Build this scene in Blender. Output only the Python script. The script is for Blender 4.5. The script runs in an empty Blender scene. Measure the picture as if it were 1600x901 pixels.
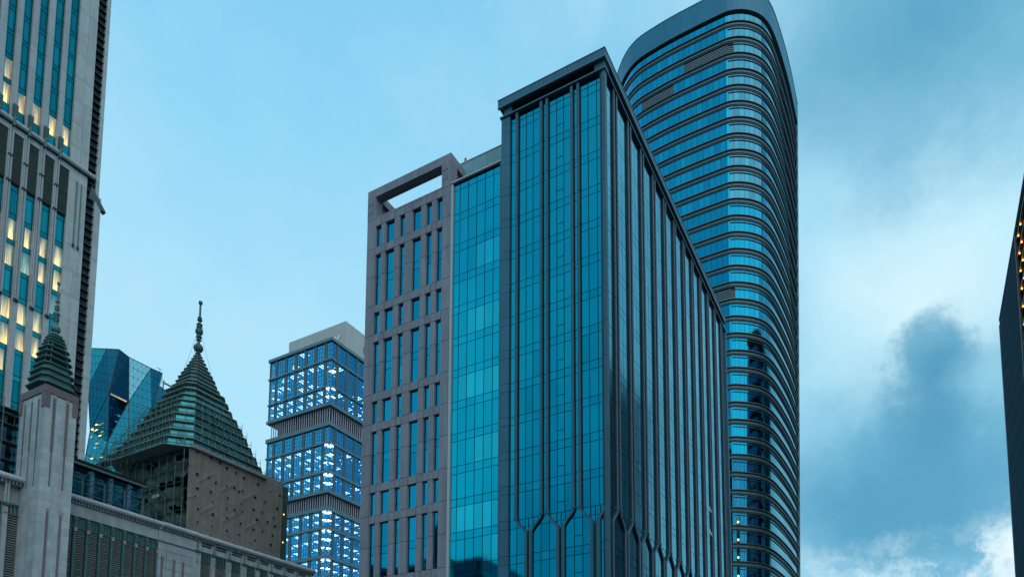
import bpy, math, random
from mathutils import Vector, Matrix
R = random.Random(7)
scene = bpy.context.scene
col = scene.collection

# ------------------------------------------------------------------ camera
# The city grid is axis aligned; the camera stands on the street and looks up between the axes.
cd = bpy.data.cameras.new('camera'); cam = bpy.data.objects.new('camera', cd); col.objects.link(cam)
cam.location = (0, 0, 1.6)
cam.rotation_euler = (math.radians(90) + math.atan(107.7/1111), 0, math.radians(27.92))
cd.sensor_width = 36; cd.lens = 36*1111/1600
cd.shift_x = -50/1600; cd.shift_y = 631.5/1600      # perspective-control (shift) lens
cd.clip_start = .5; cd.clip_end = 9000
scene.camera = cam

# ------------------------------------------------------------------ sky
SUN_EL, SUN_AZ = math.radians(38), math.radians(125)   # azimuth clockwise from +Y
world = bpy.data.worlds.new('World'); scene.world = world; world.use_nodes = True
nt = world.node_tree; nt.nodes.clear()
def N(t, **k):
    n = nt.nodes.new(t)
    for a, b in k.items(): setattr(n, a, b)
    return n
def lk(a, b): nt.links.new(a, b)
def nmath(op, a, b=None, c=None, clamp=False):
    n = N('ShaderNodeMath', operation=op, use_clamp=clamp)
    for i, v in enumerate((a, b, c)):
        if v is None: continue
        if isinstance(v, (int, float)): n.inputs[i].default_value = v
        else: lk(v, n.inputs[i])
    return n.outputs[0]
def nmix(f, a, b):
    n = N('ShaderNodeMix', data_type='RGBA')
    for i, v in ((0, f), (6, a), (7, b)):
        if isinstance(v, (int, float)): n.inputs[i].default_value = v
        elif isinstance(v, tuple): n.inputs[i].default_value = (*v, 1)
        else: lk(v, n.inputs[i])
    return n.outputs[2]
STR = .1
def C(h, s=1.0):                      # sRGB hex -> linear
    o = []
    for i in (0, 2, 4):
        v = int(h[i:i+2], 16)/255
        o.append((v/12.92 if v < .04045 else ((v+.055)/1.055)**2.4)*s)
    return tuple(o)
def K(h): return C(h, 1/STR)
tc = N('ShaderNodeTexCoord'); sep = N('ShaderNodeSeparateXYZ'); lk(tc.outputs['Generated'], sep.inputs[0])
dirv = tc.outputs['Generated']; dx, dy, dz = sep.outputs
skyt = N('ShaderNodeTexSky', sky_type='NISHITA', sun_disc=False, sun_elevation=SUN_EL, sun_rotation=SUN_AZ, altitude=0, air_density=1, dust_density=1, ozone_density=2)
tint = N('ShaderNodeVectorMath', operation='MULTIPLY'); lk(skyt.outputs[0], tint.inputs[0]); tint.inputs[1].default_value = (.9, 1.5, 1.25)
grad = N('ShaderNodeValToRGB'); lk(nmath('MAXIMUM', dz, 0.0), grad.inputs[0])
cr = grad.color_ramp; cr.elements[0].position = .0; cr.elements[0].color = (*C('C9EFFD'), 1); cr.elements[1].position = .95; cr.elements[1].color = (*C('66B9E8'), 1)
for p, h in ((.26, 'BDEBFD'), (.48, 'AEE4FC'), (.62, '9ADBFA'), (.72, '8AD2F6')):
    e = cr.elements.new(p); e.color = (*C(h), 1)
gs = N('ShaderNodeVectorMath', operation='SCALE'); lk(grad.outputs[0], gs.inputs[0]); gs.inputs[3].default_value = 1/STR
base = nmix(.1, gs.outputs[0], tint.outputs[0])
# warped direction for cloud shapes
def noise(scale, detail, rough, vec=None, dist=0.0):
    n = N('ShaderNodeTexNoise'); n.inputs['Scale'].default_value = scale; n.inputs['Detail'].default_value = detail
    n.inputs['Roughness'].default_value = rough; n.inputs['Distortion'].default_value = dist
    lk(vec if vec else dirv, n.inputs['Vector']); return n
wn = noise(5.5, 10, .66)
wv = N('ShaderNodeVectorMath', operation='SUBTRACT'); lk(wn.outputs['Color'], wv.inputs[0]); wv.inputs[1].default_value = (.5, .5, .5)
ws = N('ShaderNodeVectorMath', operation='SCALE'); lk(wv.outputs[0], ws.inputs[0]); ws.inputs[3].default_value = .17
warp = N('ShaderNodeVectorMath', operation='ADD'); lk(dirv, warp.inputs[0]); lk(ws.outputs[0], warp.inputs[1])
def blob(v, r, soft, sz=1.0):
    d = N('ShaderNodeVectorMath', operation='SUBTRACT'); lk(warp.outputs[0], d.inputs[0]); d.inputs[1].default_value = v
    m = N('ShaderNodeVectorMath', operation='MULTIPLY'); lk(d.outputs[0], m.inputs[0]); m.inputs[1].default_value = (1, 1, sz)
    l = N('ShaderNodeVectorMath', operation='LENGTH'); lk(m.outputs[0], l.inputs[0])
    mr = N('ShaderNodeMapRange', interpolation_type='SMOOTHSTEP'); lk(l.outputs[1], mr.inputs[0])
    mr.inputs[1].default_value = r + soft; mr.inputs[2].default_value = max(r - soft, 0); return mr.outputs[0]
n1 = noise(2.3, 7, .55, warp.outputs[0]); n2 = noise(6, 8, .6, warp.outputs[0])
hz_ = N('ShaderNodeMapRange', interpolation_type='SMOOTHSTEP'); lk(n1.outputs[0], hz_.inputs[0]); hz_.inputs[1].default_value = .44; hz_.inputs[2].default_value = .68
base = nmix(nmath('MULTIPLY', hz_.outputs[0], .22), base, K('CDEBF7'))
# cloud cover: veil that begins right of the clear western part and wraps on round the sky
cov = N('ShaderNodeMapRange', interpolation_type='SMOOTHSTEP'); lk(nmath('ADD', nmath('ADD', dx, nmath('MULTIPLY', nmath('MAXIMUM', nmath('MULTIPLY', dy, -1.0), 0.0), .75)), nmath('MULTIPLY', nmath('SUBTRACT', n1.outputs[0], .5), .35)), cov.inputs[0])
cov.inputs[1].default_value = -.42; cov.inputs[2].default_value = -.02
veil = N('ShaderNodeValToRGB'); lk(n1.outputs[0], veil.inputs[0]); vr = veil.color_ramp
vr.elements[0].position = .37; vr.elements[0].color = (*C('62A9CC'), 1); vr.elements[1].position = .63; vr.elements[1].color = (*C('A9DDF2'), 1)
e = vr.elements.new(.5); e.color = (*C('84C4E2'), 1)
vs = N('ShaderNodeVectorMath', operation='SCALE'); lk(veil.outputs[0], vs.inputs[0]); vs.inputs[3].default_value = 1/STR
c = nmix(nmath('MULTIPLY', cov.outputs[0], .88), base, vs.outputs[0])
def add(c, v, r, soft, h, amt, sz=1.0, tex=None):
    f = nmath('MULTIPLY', blob(v, r, soft, sz), amt)
    if tex:
        t = N('ShaderNodeMapRange', interpolation_type='SMOOTHSTEP'); lk(n2.outputs[0], t.inputs[0]); t.inputs[1].default_value, t.inputs[2].default_value = tex
        f = nmath('MULTIPLY', f, t.outputs[0])
    return nmix(f, c, K(h))
c = add(c, (-.02, .80, .60), .02, .20, 'A8DEF5', .75)
c = add(c, (.03, .715, .70), .07, .13, '4E9ABD', .85)
c = add(c, (-.08, .72, .69), .02, .09, '5BA5C8', .5)
c = add(c, (.016, .775, .632), .01, .08, '7DBBDA', .6)
c = add(c, (.10, .835, .54), .05, .10, 'C2ECFA', .8)
c = add(c, (.02, .86, .51), .05, .12, 'D5F2FB', .9)
c = add(c, (-.06, .88, .47), .02, .08, 'B5E4F4', .7)
c = add(c, (.02, .925, .37), .08, .11, '62A8C9', .8, 1.3)
c = add(c, (-.06, .945, .32), .08, .10, '529CBF', .85, 1.8)
c = add(c, (.035, .945, .325), .08, .10, '559DC0', .75, 1.7)
c = add(c, (.028, .885, .465), .045, .018, '62A6C6', .9)
c = add(c, (.035, .907, .415), .055, .03, '5097BA', .8)
c = add(c, (.105, .90, .42), .03, .05, '8FCBE4', .8)
c = add(c, (.0, .965, .245), .12, .05, 'D9F3FB', .95, 2.6, (.38, .56))
c = add(c, (.07, .97, .225), .07, .04, 'E6F7FC', .9, 1.8, (.40, .52))
bg = N('ShaderNodeBackground'); lk(c, bg.inputs[0]); bg.inputs[1].default_value = STR
wo = N('ShaderNodeOutputWorld'); lk(bg.outputs[0], wo.inputs[0])

# ------------------------------------------------------------------ sun (behind thin cloud), exposure
sd = bpy.data.lights.new('sun', 'SUN'); sd.energy = 1.0; sd.angle = math.radians(80); sd.color = (1, .93, .86)
sun = bpy.data.objects.new('sun', sd); col.objects.link(sun)
sv = Vector((math.sin(SUN_AZ)*math.cos(SUN_EL), math.cos(SUN_AZ)*math.cos(SUN_EL), math.sin(SUN_EL)))
sun.rotation_euler = sv.to_track_quat('Z', 'Y').to_euler(); sun.location = (0, 0, 300)
vw = scene.view_settings; vw.view_transform = 'Standard'; vw.look = 'None'; vw.exposure = .08; vw.gamma = 1; vw.use_curve_mapping = False

# ------------------------------------------------------------------ materials
M = {}
def mat(name, colr, rough=.6, metal=0.0, vary=0.0, grain=0.0, gscale=1.0, bump=0.0, bscale=2.0, wob=0.0, spec=.5, streak=0.0):
    m = bpy.data.materials.new(name); m.use_nodes = True; t = m.node_tree; b = t.nodes['Principled BSDF']
    if isinstance(colr, str): colr = C(colr)
    b.inputs['Roughness'].default_value = rough; b.inputs['Metallic'].default_value = metal; b.inputs['Specular IOR Level'].default_value = spec
    rgb = t.nodes.new('ShaderNodeRGB'); rgb.outputs[0].default_value = (*colr, 1); out = rgb.outputs[0]
    def vmul(o, f):
        v = t.nodes.new('ShaderNodeVectorMath'); v.operation = 'SCALE'; t.links.new(o, v.inputs[0]); t.links.new(f, v.inputs[3]); return v.outputs[0]
    def mr(o, a, b_, lo=0, hi=1):
        n = t.nodes.new('ShaderNodeMapRange'); t.links.new(o, n.inputs[0]); n.inputs[1].default_value = lo; n.inputs[2].default_value = hi
        n.inputs[3].default_value = a; n.inputs[4].default_value = b_; return n.outputs[0]
    if vary:
        oi = t.nodes.new('ShaderNodeObjectInfo'); out = vmul(out, mr(oi.outputs['Random'], 1-vary, 1+vary))
    geo = t.nodes.new('ShaderNodeNewGeometry')
    if grain:
        n = t.nodes.new('ShaderNodeTexNoise'); n.inputs['Scale'].default_value = gscale; n.inputs['Detail'].default_value = 6; n.inputs['Roughness'].default_value = .65
        t.links.new(geo.outputs['Position'], n.inputs['Vector']); out = vmul(out, mr(n.outputs[0], 1-grain, 1+grain, .25, .75))
    if streak:
        mp = t.nodes.new('ShaderNodeMapping'); mp.inputs['Scale'].default_value = (1.6, 1.6, .09); t.links.new(geo.outputs['Position'], mp.inputs[0])
        n = t.nodes.new('ShaderNodeTexNoise'); n.inputs['Scale'].default_value = 1.0; n.inputs['Detail'].default_value = 5; t.links.new(mp.outputs[0], n.inputs['Vector'])
        out = vmul(out, mr(n.outputs[0], 1-streak, 1+streak*.6, .3, .7))
    t.links.new(out, b.inputs['Base Color'])
    if bump or wob:
        n = t.nodes.new('ShaderNodeTexNoise'); n.inputs['Scale'].default_value = bscale; n.inputs['Detail'].default_value = 4 if bump else 1
        t.links.new(geo.outputs['Position'], n.inputs['Vector'])
        if wob:      # float-glass waviness, different for each pane
            oi = t.nodes.new('ShaderNodeObjectInfo'); ad = t.nodes.new('ShaderNodeVectorMath'); ad.operation = 'ADD'
            sc_ = t.nodes.new('ShaderNodeVectorMath'); sc_.operation = 'SCALE'; sc_.inputs[0].default_value = (37, 91, 53); t.links.new(oi.outputs['Random'], sc_.inputs[3])
            t.links.new(geo.outputs['Position'], ad.inputs[0]); t.links.new(sc_.outputs[0], ad.inputs[1]); t.links.new(ad.outputs[0], n.inputs['Vector'])
        bp = t.nodes.new('ShaderNodeBump'); bp.inputs['Strength'].default_value = bump or wob; bp.inputs['Distance'].default_value = .02 if bump else .12
        t.links.new(n.outputs[0], bp.inputs['Height']); t.links.new(bp.outputs[0], b.inputs['Normal'])
    M[name] = m; return m
def emis(name, colr, s, vary=.3, tex=True, grad=None):
    m = mat(name, (.012, .24, .27) if grad else (.02, .05, .06), .06, 1 if grad else 0); t = m.node_tree; b = t.nodes['Principled BSDF']
    oi = t.nodes.new('ShaderNodeObjectInfo'); mr = t.nodes.new('ShaderNodeMapRange'); t.links.new(oi.outputs['Random'], mr.inputs[0])
    mr.inputs[3].default_value = s*(1-vary); mr.inputs[4].default_value = s*(1+vary); o = mr.outputs[0]
    if tex:
        geo = t.nodes.new('ShaderNodeNewGeometry'); n = t.nodes.new('ShaderNodeTexNoise'); n.inputs['Scale'].default_value = .9; n.inputs['Detail'].default_value = 3
        mp = t.nodes.new('ShaderNodeMapping'); mp.inputs['Scale'].default_value = (3.5, 3.5, .5); t.links.new(geo.outputs['Position'], mp.inputs[0]); t.links.new(mp.outputs[0], n.inputs['Vector'])
        r2 = t.nodes.new('ShaderNodeMapRange'); t.links.new(n.outputs[0], r2.inputs[0]); r2.inputs[1].default_value = .3; r2.inputs[2].default_value = .7; r2.inputs[3].default_value = .45; r2.inputs[4].default_value = 1.25
        mm = t.nodes.new('ShaderNodeMath'); mm.operation = 'MULTIPLY'; t.links.new(o, mm.inputs[0]); t.links.new(r2.outputs[0], mm.inputs[1]); o = mm.outputs[0]
    if grad:
        g_ = t.nodes.new('ShaderNodeTexCoord'); sp_ = t.nodes.new('ShaderNodeSeparateXYZ'); t.links.new(g_.outputs['Generated'], sp_.inputs[0])
        r3 = t.nodes.new('ShaderNodeMapRange'); t.links.new(sp_.outputs[2], r3.inputs[0]); r3.inputs[3].default_value, r3.inputs[4].default_value = grad
        m3 = t.nodes.new('ShaderNodeMath'); m3.operation = 'MULTIPLY'; t.links.new(o, m3.inputs[0]); t.links.new(r3.outputs[0], m3.inputs[1]); o = m3.outputs[0]
    b.inputs['Emission Color'].default_value = (*C(colr), 1); t.links.new(o, b.inputs['Emission Strength']); return m
def seethru(name, colr, rough, clear, wob=.02, tintc=(.55, .8, .95)):
    m = mat(name, colr, rough, 1, vary=.12, wob=wob, bscale=.5); t = m.node_tree; b = t.nodes['Principled BSDF']; o = t.nodes['Material Output']
    tr = t.nodes.new('ShaderNodeBsdfTransparent'); tr.inputs[0].default_value = (*tintc, 1)
    mx = t.nodes.new('ShaderNodeMixShader'); mx.inputs[0].default_value = clear
    t.links.new(b.outputs[0], mx.inputs[1]); t.links.new(tr.outputs[0], mx.inputs[2]); t.links.new(mx.outputs[0], o.inputs['Surface']); return m

mat('asphalt', (.05, .05, .052), .9, grain=.3, gscale=.8, bump=.3)
mat('paving', (.22, .21, .2), .85, grain=.2, gscale=1.2)
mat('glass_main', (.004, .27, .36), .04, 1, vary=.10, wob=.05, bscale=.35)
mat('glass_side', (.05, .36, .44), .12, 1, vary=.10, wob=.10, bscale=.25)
mat('glass_strip_reflection', (.015, .41, .50), .07, 1, vary=.14, wob=.1, bscale=.3)  # paler tint: bands of reflected sky put into the pane colour
mat('glass_strip', (.004, .34, .45), .04, 1, vary=.07, wob=.08, bscale=.3)
mat('glass_hole', (.004, .24, .37), .05, 1, vary=.16, wob=.08, bscale=.4)
mat('glass_arc', (.06, .25, .34), .08, 1, vary=.16, wob=.12, bscale=.4)
mat('glass_round', (.010, .28, .43), .05, 1, vary=.14, wob=.09, bscale=.4)
mat('glass_left', (.012, .24, .27), .06, 1, vary=.25, wob=.1, bscale=.4)
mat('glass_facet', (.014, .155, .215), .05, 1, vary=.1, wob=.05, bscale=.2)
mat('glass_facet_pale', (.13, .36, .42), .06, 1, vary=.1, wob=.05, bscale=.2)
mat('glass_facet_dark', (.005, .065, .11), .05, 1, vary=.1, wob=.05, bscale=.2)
mat('glass_pyramid', (.045, .25, .27), .3, .8, vary=.3, grain=.25, gscale=.6)
mat('mullion', (.012, .03, .045), .45, .3)
mat('recess_dark', (.010, .022, .032), .8)
mat('steel_blue', (.038, .13, .19), .45, .2, vary=.06, grain=.10, gscale=.35, streak=.12)
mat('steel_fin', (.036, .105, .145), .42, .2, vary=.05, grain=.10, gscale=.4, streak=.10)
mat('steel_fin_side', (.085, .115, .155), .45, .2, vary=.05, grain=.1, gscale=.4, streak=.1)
mat('fin_web_shade', (.012, .035, .055), .5, .2, grain=.1, gscale=.4)  # fin sides darker than their caps: shade put into the colour
mat('band_edge', (.07, .13, .12), .4, .4, grain=.1, gscale=.3)
mat('soffit', (.02, .045, .06), .7, grain=.15, gscale=.4)
mat('cornice_edge', (.12, .21, .24), .4, .3)
mat('concrete_panel', (.235, .235, .27), .75, vary=.075, grain=.12, gscale=.7, bump=.15, bscale=4, streak=.17)
mat('concrete_dark', (.10, .10, .12), .8, grain=.1)
mat('trim_light', (.42, .45, .48), .5, .2)
mat('parapet_teal', (.20, .35, .38), .6, vary=.04, grain=.08, gscale=.5, streak=.1)
mat('band_grey', (.095, .155, .185), .5, .2, grain=.12, gscale=.3, streak=.1)
mat('band_dark', (.03, .07, .085), .6, .1)
mat('crown_metal', (.02, .18, .28), .45, .2, vary=.07, grain=.08, gscale=.1, streak=.08)
mat('louvre_grey', (.20, .26, .30), .6)
mat('stone_left', (.42, .46, .46), .8, vary=.07, grain=.12, gscale=.9, bump=.2, bscale=5, streak=.1)
mat('stone_pier', (.37, .40, .42), .8, vary=.06, grain=.12, gscale=.9, streak=.12)
mat('stone_pylon', (.36, .395, .405), .8, vary=.09, grain=.14, gscale=1.1, bump=.25, bscale=6, streak=.15)
mat('stone_podium', (.30, .335, .345), .82, vary=.05, grain=.15, gscale=1.0, bump=.25, bscale=5, streak=.2)
mat('granite_red', (.15, .115, .12), .7, vary=.12, grain=.25, gscale=5)
mat('granite_pink', (.33, .24, .24), .7, vary=.1, grain=.2, gscale=6)
mat('copper_green', (.036, .10, .10), .55, .2, vary=.08, grain=.2, gscale=1.5)
mat('copper_pale', (.075, .17, .165), .55, .2, grain=.25, gscale=2)
mat('copper_dark', (.014, .045, .048), .7, grain=.2, gscale=1.5)
mat('slat_brown', (.16, .165, .155), .7, vary=.12, grain=.15, gscale=2)
mat('slat_dark', (.05, .075, .065), .75, vary=.15)
mat('eave_green', (.23, .32, .29), .6, .1, vary=.15, grain=.25, gscale=.8, streak=.2)
mat('tarp', (.19, .172, .15), .95, grain=.18, gscale=.5, bump=.5, bscale=1.2, streak=.18)
mat('netting', (.04, .065, .058), .95, grain=.45, gscale=.35, bump=.6, bscale=.7)
mat('scaffold_tube', (.09, .16, .15), .5, .5, grain=.3, gscale=1)
mat('hole_black', (.006, .007, .008), .95)
mat('blue_glass_hall', (.02, .12, .17), .1, .9, vary=.2, wob=.1, bscale=.5)
mat('blue_column', (.07, .17, .27), .5, vary=.1)
mat('office_frame', (.06, .125, .15), .55, .1, grain=.1, gscale=.3)
mat('office_band', (.12, .21, .24), .55, .1, grain=.1, gscale=.3)
mat('fin_pale', (.40, .40, .45), .6, vary=.08)
mat('penthouse', (.47, .48, .46), .85, grain=.08, gscale=.15, streak=.1)
seethru('office_glass', (.05, .46, .76), .05, .45, tintc=(.72, .9, 1.0))
seethru('lobby_glass', (.02, .27, .42), .05, .55, tintc=(.75, .9, 1.0))
mat('room_dark', (.07, .20, .36), .9, grain=.2, gscale=.5)
mat('room_blind', (.30, .5, .65), .9, vary=.3, grain=.4, gscale=1.5)
mat('curtain', (.45, .5, .55), .9, vary=.3, grain=.3, gscale=2)
mat('dark_tower_skin', (.012, .04, .06), .95, 0, spec=.05, grain=.12, gscale=.4)
mat('dark_tower_slat', (.026, .075, .11), .95, 0, spec=.05, vary=.15)
mat('trim_lilac', (.40, .34, .46), .5)
mat('bronze', (.16, .12, .10), .5, .3)
mat('red_paint', (.75, .06, .05), .4)
mat('sign_white', (.85, .9, .95), .4)
emis('lamp_office', 'F0F4FF', 17, .4, tex=False)
emis('lamp_office_warm', 'FFDF9A', 16, .4, tex=False)
emis('lit_curtain', 'FFD684', 1.05, .4, grad=(1.35, .12))
emis('lit_dim', 'C8D6B8', .38, .5, grad=(1.3, .2))
emis('lit_warm_small', 'FFD070', 3.0, .4, tex=False)
emis('lamp_orange', 'FFA62E', 4, .2, tex=False)
emis('lamp_yellow', 'FFAE48', 9, .2, tex=False)

# ------------------------------------------------------------------ builders
def tag(o, label=None, cat=None, group=None, kind=None):
    for k, v in (('label', label), ('category', cat), ('group', group), ('kind', kind)):
        if v: o[k] = v
    return o
ORG = {}
def thing(name, label, cat, loc, group=None):
    o = bpy.data.objects.new(name, None); col.objects.link(o); o.location = loc; o.empty_display_size = 1
    tag(o, label, cat, group); ORG[o] = Vector(loc); return o
def org(p): return ORG.get(p, Vector((0, 0, 0)))
def link(name, me, parent, wloc, kind=None):
    o = bpy.data.objects.new(name, me); col.objects.link(o)
    if parent: o.parent = parent; o.location = Vector(wloc) - org(parent)
    else: o.location = wloc
    ORG[o] = Vector(wloc)
    if kind: o['kind'] = kind
    return o
BOXF = [(0, 3, 2, 1), (4, 5, 6, 7), (0, 1, 5, 4), (1, 2, 6, 5), (2, 3, 7, 6), (3, 0, 4, 7)]
_cache = {}
def boxmesh(sx, sy, sz, m):
    k = (round(sx, 3), round(sy, 3), round(sz, 3), m)
    if k not in _cache:
        me = bpy.data.meshes.new('box'); a, b, c_ = sx/2, sy/2, sz/2
        me.from_pydata([(-a, -b, -c_), (a, -b, -c_), (a, b, -c_), (-a, b, -c_), (-a, -b, c_), (a, -b, c_), (a, b, c_), (-a, b, c_)], [], BOXF)
        me.materials.append(M[m]); _cache[k] = me
    return _cache[k]
def piece(parent, name, m, x0, x1, y0, y1, z0, z1, kind=None):
    return link(name, boxmesh(x1-x0, y1-y0, z1-z0, m), parent, ((x0+x1)/2, (y0+y1)/2, (z0+z1)/2), kind)
class MB:
    def __init__(s): s.v = []; s.f = []; s.m = []; s.mats = []
    def mi(s, m):
        if m not in s.mats: s.mats.append(m)
        return s.mats.index(m)
    def poly(s, pts, m):
        n = len(s.v); s.v += [tuple(p) for p in pts]; s.f.append(tuple(range(n, n+len(pts)))); s.m.append(s.mi(m))
    def box(s, x0, x1, y0, y1, z0, z1, m):
        n = len(s.v); s.v += [(x0, y0, z0), (x1, y0, z0), (x1, y1, z0), (x0, y1, z0), (x0, y0, z1), (x1, y0, z1), (x1, y1, z1), (x0, y1, z1)]
        i = s.mi(m)
        for f in BOXF: s.f.append(tuple(n+a for a in f)); s.m.append(i)
    def hexa(s, p, m):                     # 8 points, bottom ring then top ring
        n = len(s.v); s.v += [tuple(q) for q in p]; i = s.mi(m)
        for f in BOXF: s.f.append(tuple(n+a for a in f)); s.m.append(i)
    def bar(s, a, b, r, m, k=4):
        a = Vector(a); b = Vector(b); d = (b-a).normalized(); u = d.orthogonal().normalized() if abs(d.z) > .99 else d.cross(Vector((0, 0, 1))).normalized(); w = d.cross(u)
        n = len(s.v); i = s.mi(m)
        for q in (a, b):
            for j in range(k):
                t = 2*math.pi*(j+.5)/k; s.v.append(tuple(q + (u*math.cos(t)+w*math.sin(t))*r))
        for j in range(k): s.f.append((n+j, n+(j+1) % k, n+k+(j+1) % k, n+k+j)); s.m.append(i)
        s.f.append(tuple(n+j for j in reversed(range(k)))); s.m.append(i); s.f.append(tuple(n+k+j for j in range(k))); s.m.append(i)
    def ring(s, rings, m, closed=True, cap=True, smooth=False):
        n = len(s.v); k = len(rings[0]); i = s.mi(m)
        for r in rings: s.v += [tuple(p) for p in r]
        for a in range(len(rings)-1):
            for j in range(k if closed else k-1):
                s.f.append((n+a*k+j, n+a*k+(j+1) % k, n+(a+1)*k+(j+1) % k, n+(a+1)*k+j)); s.m.append(i)
        if cap:
            s.f.append(tuple(n+j for j in reversed(range(k)))); s.m.append(i)
            s.f.append(tuple(n+(len(rings)-1)*k+j for j in range(k))); s.m.append(i)
    def build(s, name, parent, kind=None, smooth=False):
        if not s.v: return None
        lo = [min(p[i] for p in s.v) for i in range(3)]; hi = [max(p[i] for p in s.v) for i in range(3)]
        o = Vector(((lo[0]+hi[0])/2, (lo[1]+hi[1])/2, lo[2]))
        me = bpy.data.meshes.new(name); me.from_pydata([(p[0]-o.x, p[1]-o.y, p[2]-o.z) for p in s.v], [], s.f)
        for m in s.mats: me.materials.append(M[m])
        me.polygons.foreach_set('material_index', s.m)
        if smooth: me.polygons.foreach_set('use_smooth', [True]*len(me.polygons))
        me.update(); return link(name, me, parent, o, kind)
def one(name, parent, *box, kind=None):
    b = MB(); b.box(*box); return b.build(name, parent, kind)
def pieces(parent, name, rows, stuffname, limit=290, zmin=-1e9, dist=None):
    """rows: (x0,x1,y0,y1,z0,z1,mat); the nearest in view are parts of their own, the rest one joined part."""
    key = lambda r: (r[5] < zmin, (Vector(((r[0]+r[1])/2, (r[2]+r[3])/2, (r[4]+r[5])/2))).length/math.sqrt(max(.01, (r[1]-r[0]+r[3]-r[2])*(r[5]-r[4]))))
    rows = sorted(rows, key=key)
    near = [r for r in rows if r[5] >= zmin][:limit]; rest = rows[len(near):]
    for r in near: piece(parent, name, r[6], *r[:6])
    if rest:
        b = MB()
        for r in rest: b.box(*r)
        b.build(stuffname, parent, 'stuff')
def lathe(b, cx, cy, prof, m, k=14):
    b.ring([[(cx+r*math.cos(2*math.pi*j/k), cy+r*math.sin(2*math.pi*j/k), z) for j in range(k)] for z, r in prof], m)
def oct_(cx, cy, h, z, k=.3, hx=None):
    hx = hx or h; a, b_ = hx*(1-k), h*(1-k)
    return [(cx+x, cy+y, z) for x, y in ((hx, -b_), (hx, b_), (a, h), (-a, h), (-hx, b_), (-hx, -b_), (-a, -h), (a, -h))]

# ------------------------------------------------------------------ ground
b = MB(); b.poly([(-4000, -4000, 0), (4000, -4000, 0), (4000, 4000, 0), (-4000, 4000, 0)], 'asphalt'); tag(b.build('ground', None), kind='structure')
b = MB(); b.box(-75, -20, 58, 140, 0, .14, 'paving'); tag(b.build('pavement', None), kind='structure')

# ------------------------------------------------------------------ dark finned tower (centre)
F0, FH = 73.97, 4.098
def F(k): return F0 - FH*k
KB = 17                                   # floors down to the ground
T = thing('finned_tower', 'tall dark blue glass tower with paired steel fins and flat overhanging cornice, in the middle', 'office tower', (-34.8, 95, 0))
one('core', T, -41.35, -28.44, 67.9, 123.1, 0, 79.6, 'recess_dark')
gv, gs_ = [], []
def cols_front(k):
    if k <= 10: return [[-40.36, -39.68], [-39.22, -38.29, -37.37, -36.40], [-36.0, -35.64], [-35.22, -34.26, -33.35, -32.43], [-32.04, -31.63], [-31.2, -30.27, -29.2, -28.5]]
    return [[-40.36, -39.4, -38.32], [-38.3, -37.9], [-37.88, -37.3], [-37.28, -36.3, -35.25, -34.33], [-34.3, -33.8], [-33.78, -33.3], [-33.27, -32.2, -31.2, -30.27], [-30.24, -29.7], [-29.68, -29.13], [-29.1, -28.5]]
for k in range(-1, KB):
    zt = min(F(k), 79.0); zs = zt - .95; zb = max(F(k+1), .3)
    for g, xs in enumerate(cols_front(k)):
        for i in range(len(xs)-1):
            x0, x1 = xs[i]+.048, xs[i+1]-.048
            if k == -1: gs_.append((x0, x1, 67.80, 67.87, 78.12, 79.0, 'glass_main'))
            t_, s_ = (F(-1), F(-1)-.95) if k == -1 else (zt, zs)
            gs_.append((x0, x1, 67.80, 67.87, s_+.035, t_-.035, 'glass_main'))
            sash = (g == 3 and i == 1 and k <= 10) or (g == 6 and i == 1 and k > 10)
            if sash:
                gv.append((x0, x1, 67.80, 67.87, zb+.035, zb+1.12, 'glass_main')); gv.append((x0, x1, 67.79, 67.87, zb+1.2, s_-.05, 'glass_main'))
            else: gv.append((x0, x1, 67.80, 67.87, zb+.035, s_-.035, 'glass_main'))
PAIR = [70.68 + 4.5*k for k in range(12)]; LOW = [68.45] + [72.93 + 4.5*k for k in range(12)]
def cols_side(k):
    c_ = PAIR if k <= 10 else LOW
    out = [[67.95, c_[0]-.62]] if k <= 10 else []
    for a, b_ in zip(c_, c_[1:]+[c_[-1]+4.5]):
        y0, y1 = a+.6, min(b_-.6, 122.9); out.append([y0, (y0+y1)/2, y1])
        if k > 10: out.append([a-.58, a+.58])
    return out
for k in range(-1, KB):
    t_ = F(k) if k >= 0 else F(-1); s_ = t_-.95; zb = max(F(k+1), .3)
    for ys in cols_side(k):
        for i in range(len(ys)-1):
            y0, y1 = ys[i]+.035, ys[i+1]-.035
            if y1 - y0 < .2: continue
            gs_.append((-28.38, -28.30, y0, y1, s_+.035, t_-.035, 'glass_side')); gv.append((-28.38, -28.30, y0, y1, zb+.035, s_-.035, 'glass_side'))
            if k == -1: gs_.append((-28.38, -28.30, y0, y1, 78.12, 79.0, 'glass_side'))
pieces(T, 'glass_pane', gv, 'far_glass_panes', 295, 22); pieces(T, 'spandrel_pane', gs_, 'far_spandrel_panes', 295, 22)
for k in range(19): one('back_glazing', T, -41.3, -28.5, 123.105, 123.2, 4.2*k+.1, min(4.2*k+3.2, 79.4), 'glass_main'); one('back_spandrel', T, -41.35, -28.45, 123.105, 123.28, 4.2*k+3.25, min(4.2*k+4.1, 79.5), 'steel_blue')
# pilaster at the left edge, in panels
pp = []
for k in range(-1, KB):
    t_ = F(k)
    pp.append((-41.6, -40.42, 67.5, 68.14, t_-1.0+.02, t_-.02, 'steel_blue')); pp.append((-41.6, -40.42, 67.5, 68.14, max(F(k+1), 0)+.02, t_-1.0-.02, 'steel_blue'))
pp.append((-41.6, -40.42, 67.5, 68.14, F(-1)+.02, 79.02, 'steel_blue'))
pieces(T, 'pilaster_panel', pp, 'far_pilaster_panels', 290, -1)
one('joint_backing', T, -41.55, -40.46, 67.56, 68.1, 0, 79, 'mullion')
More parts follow.
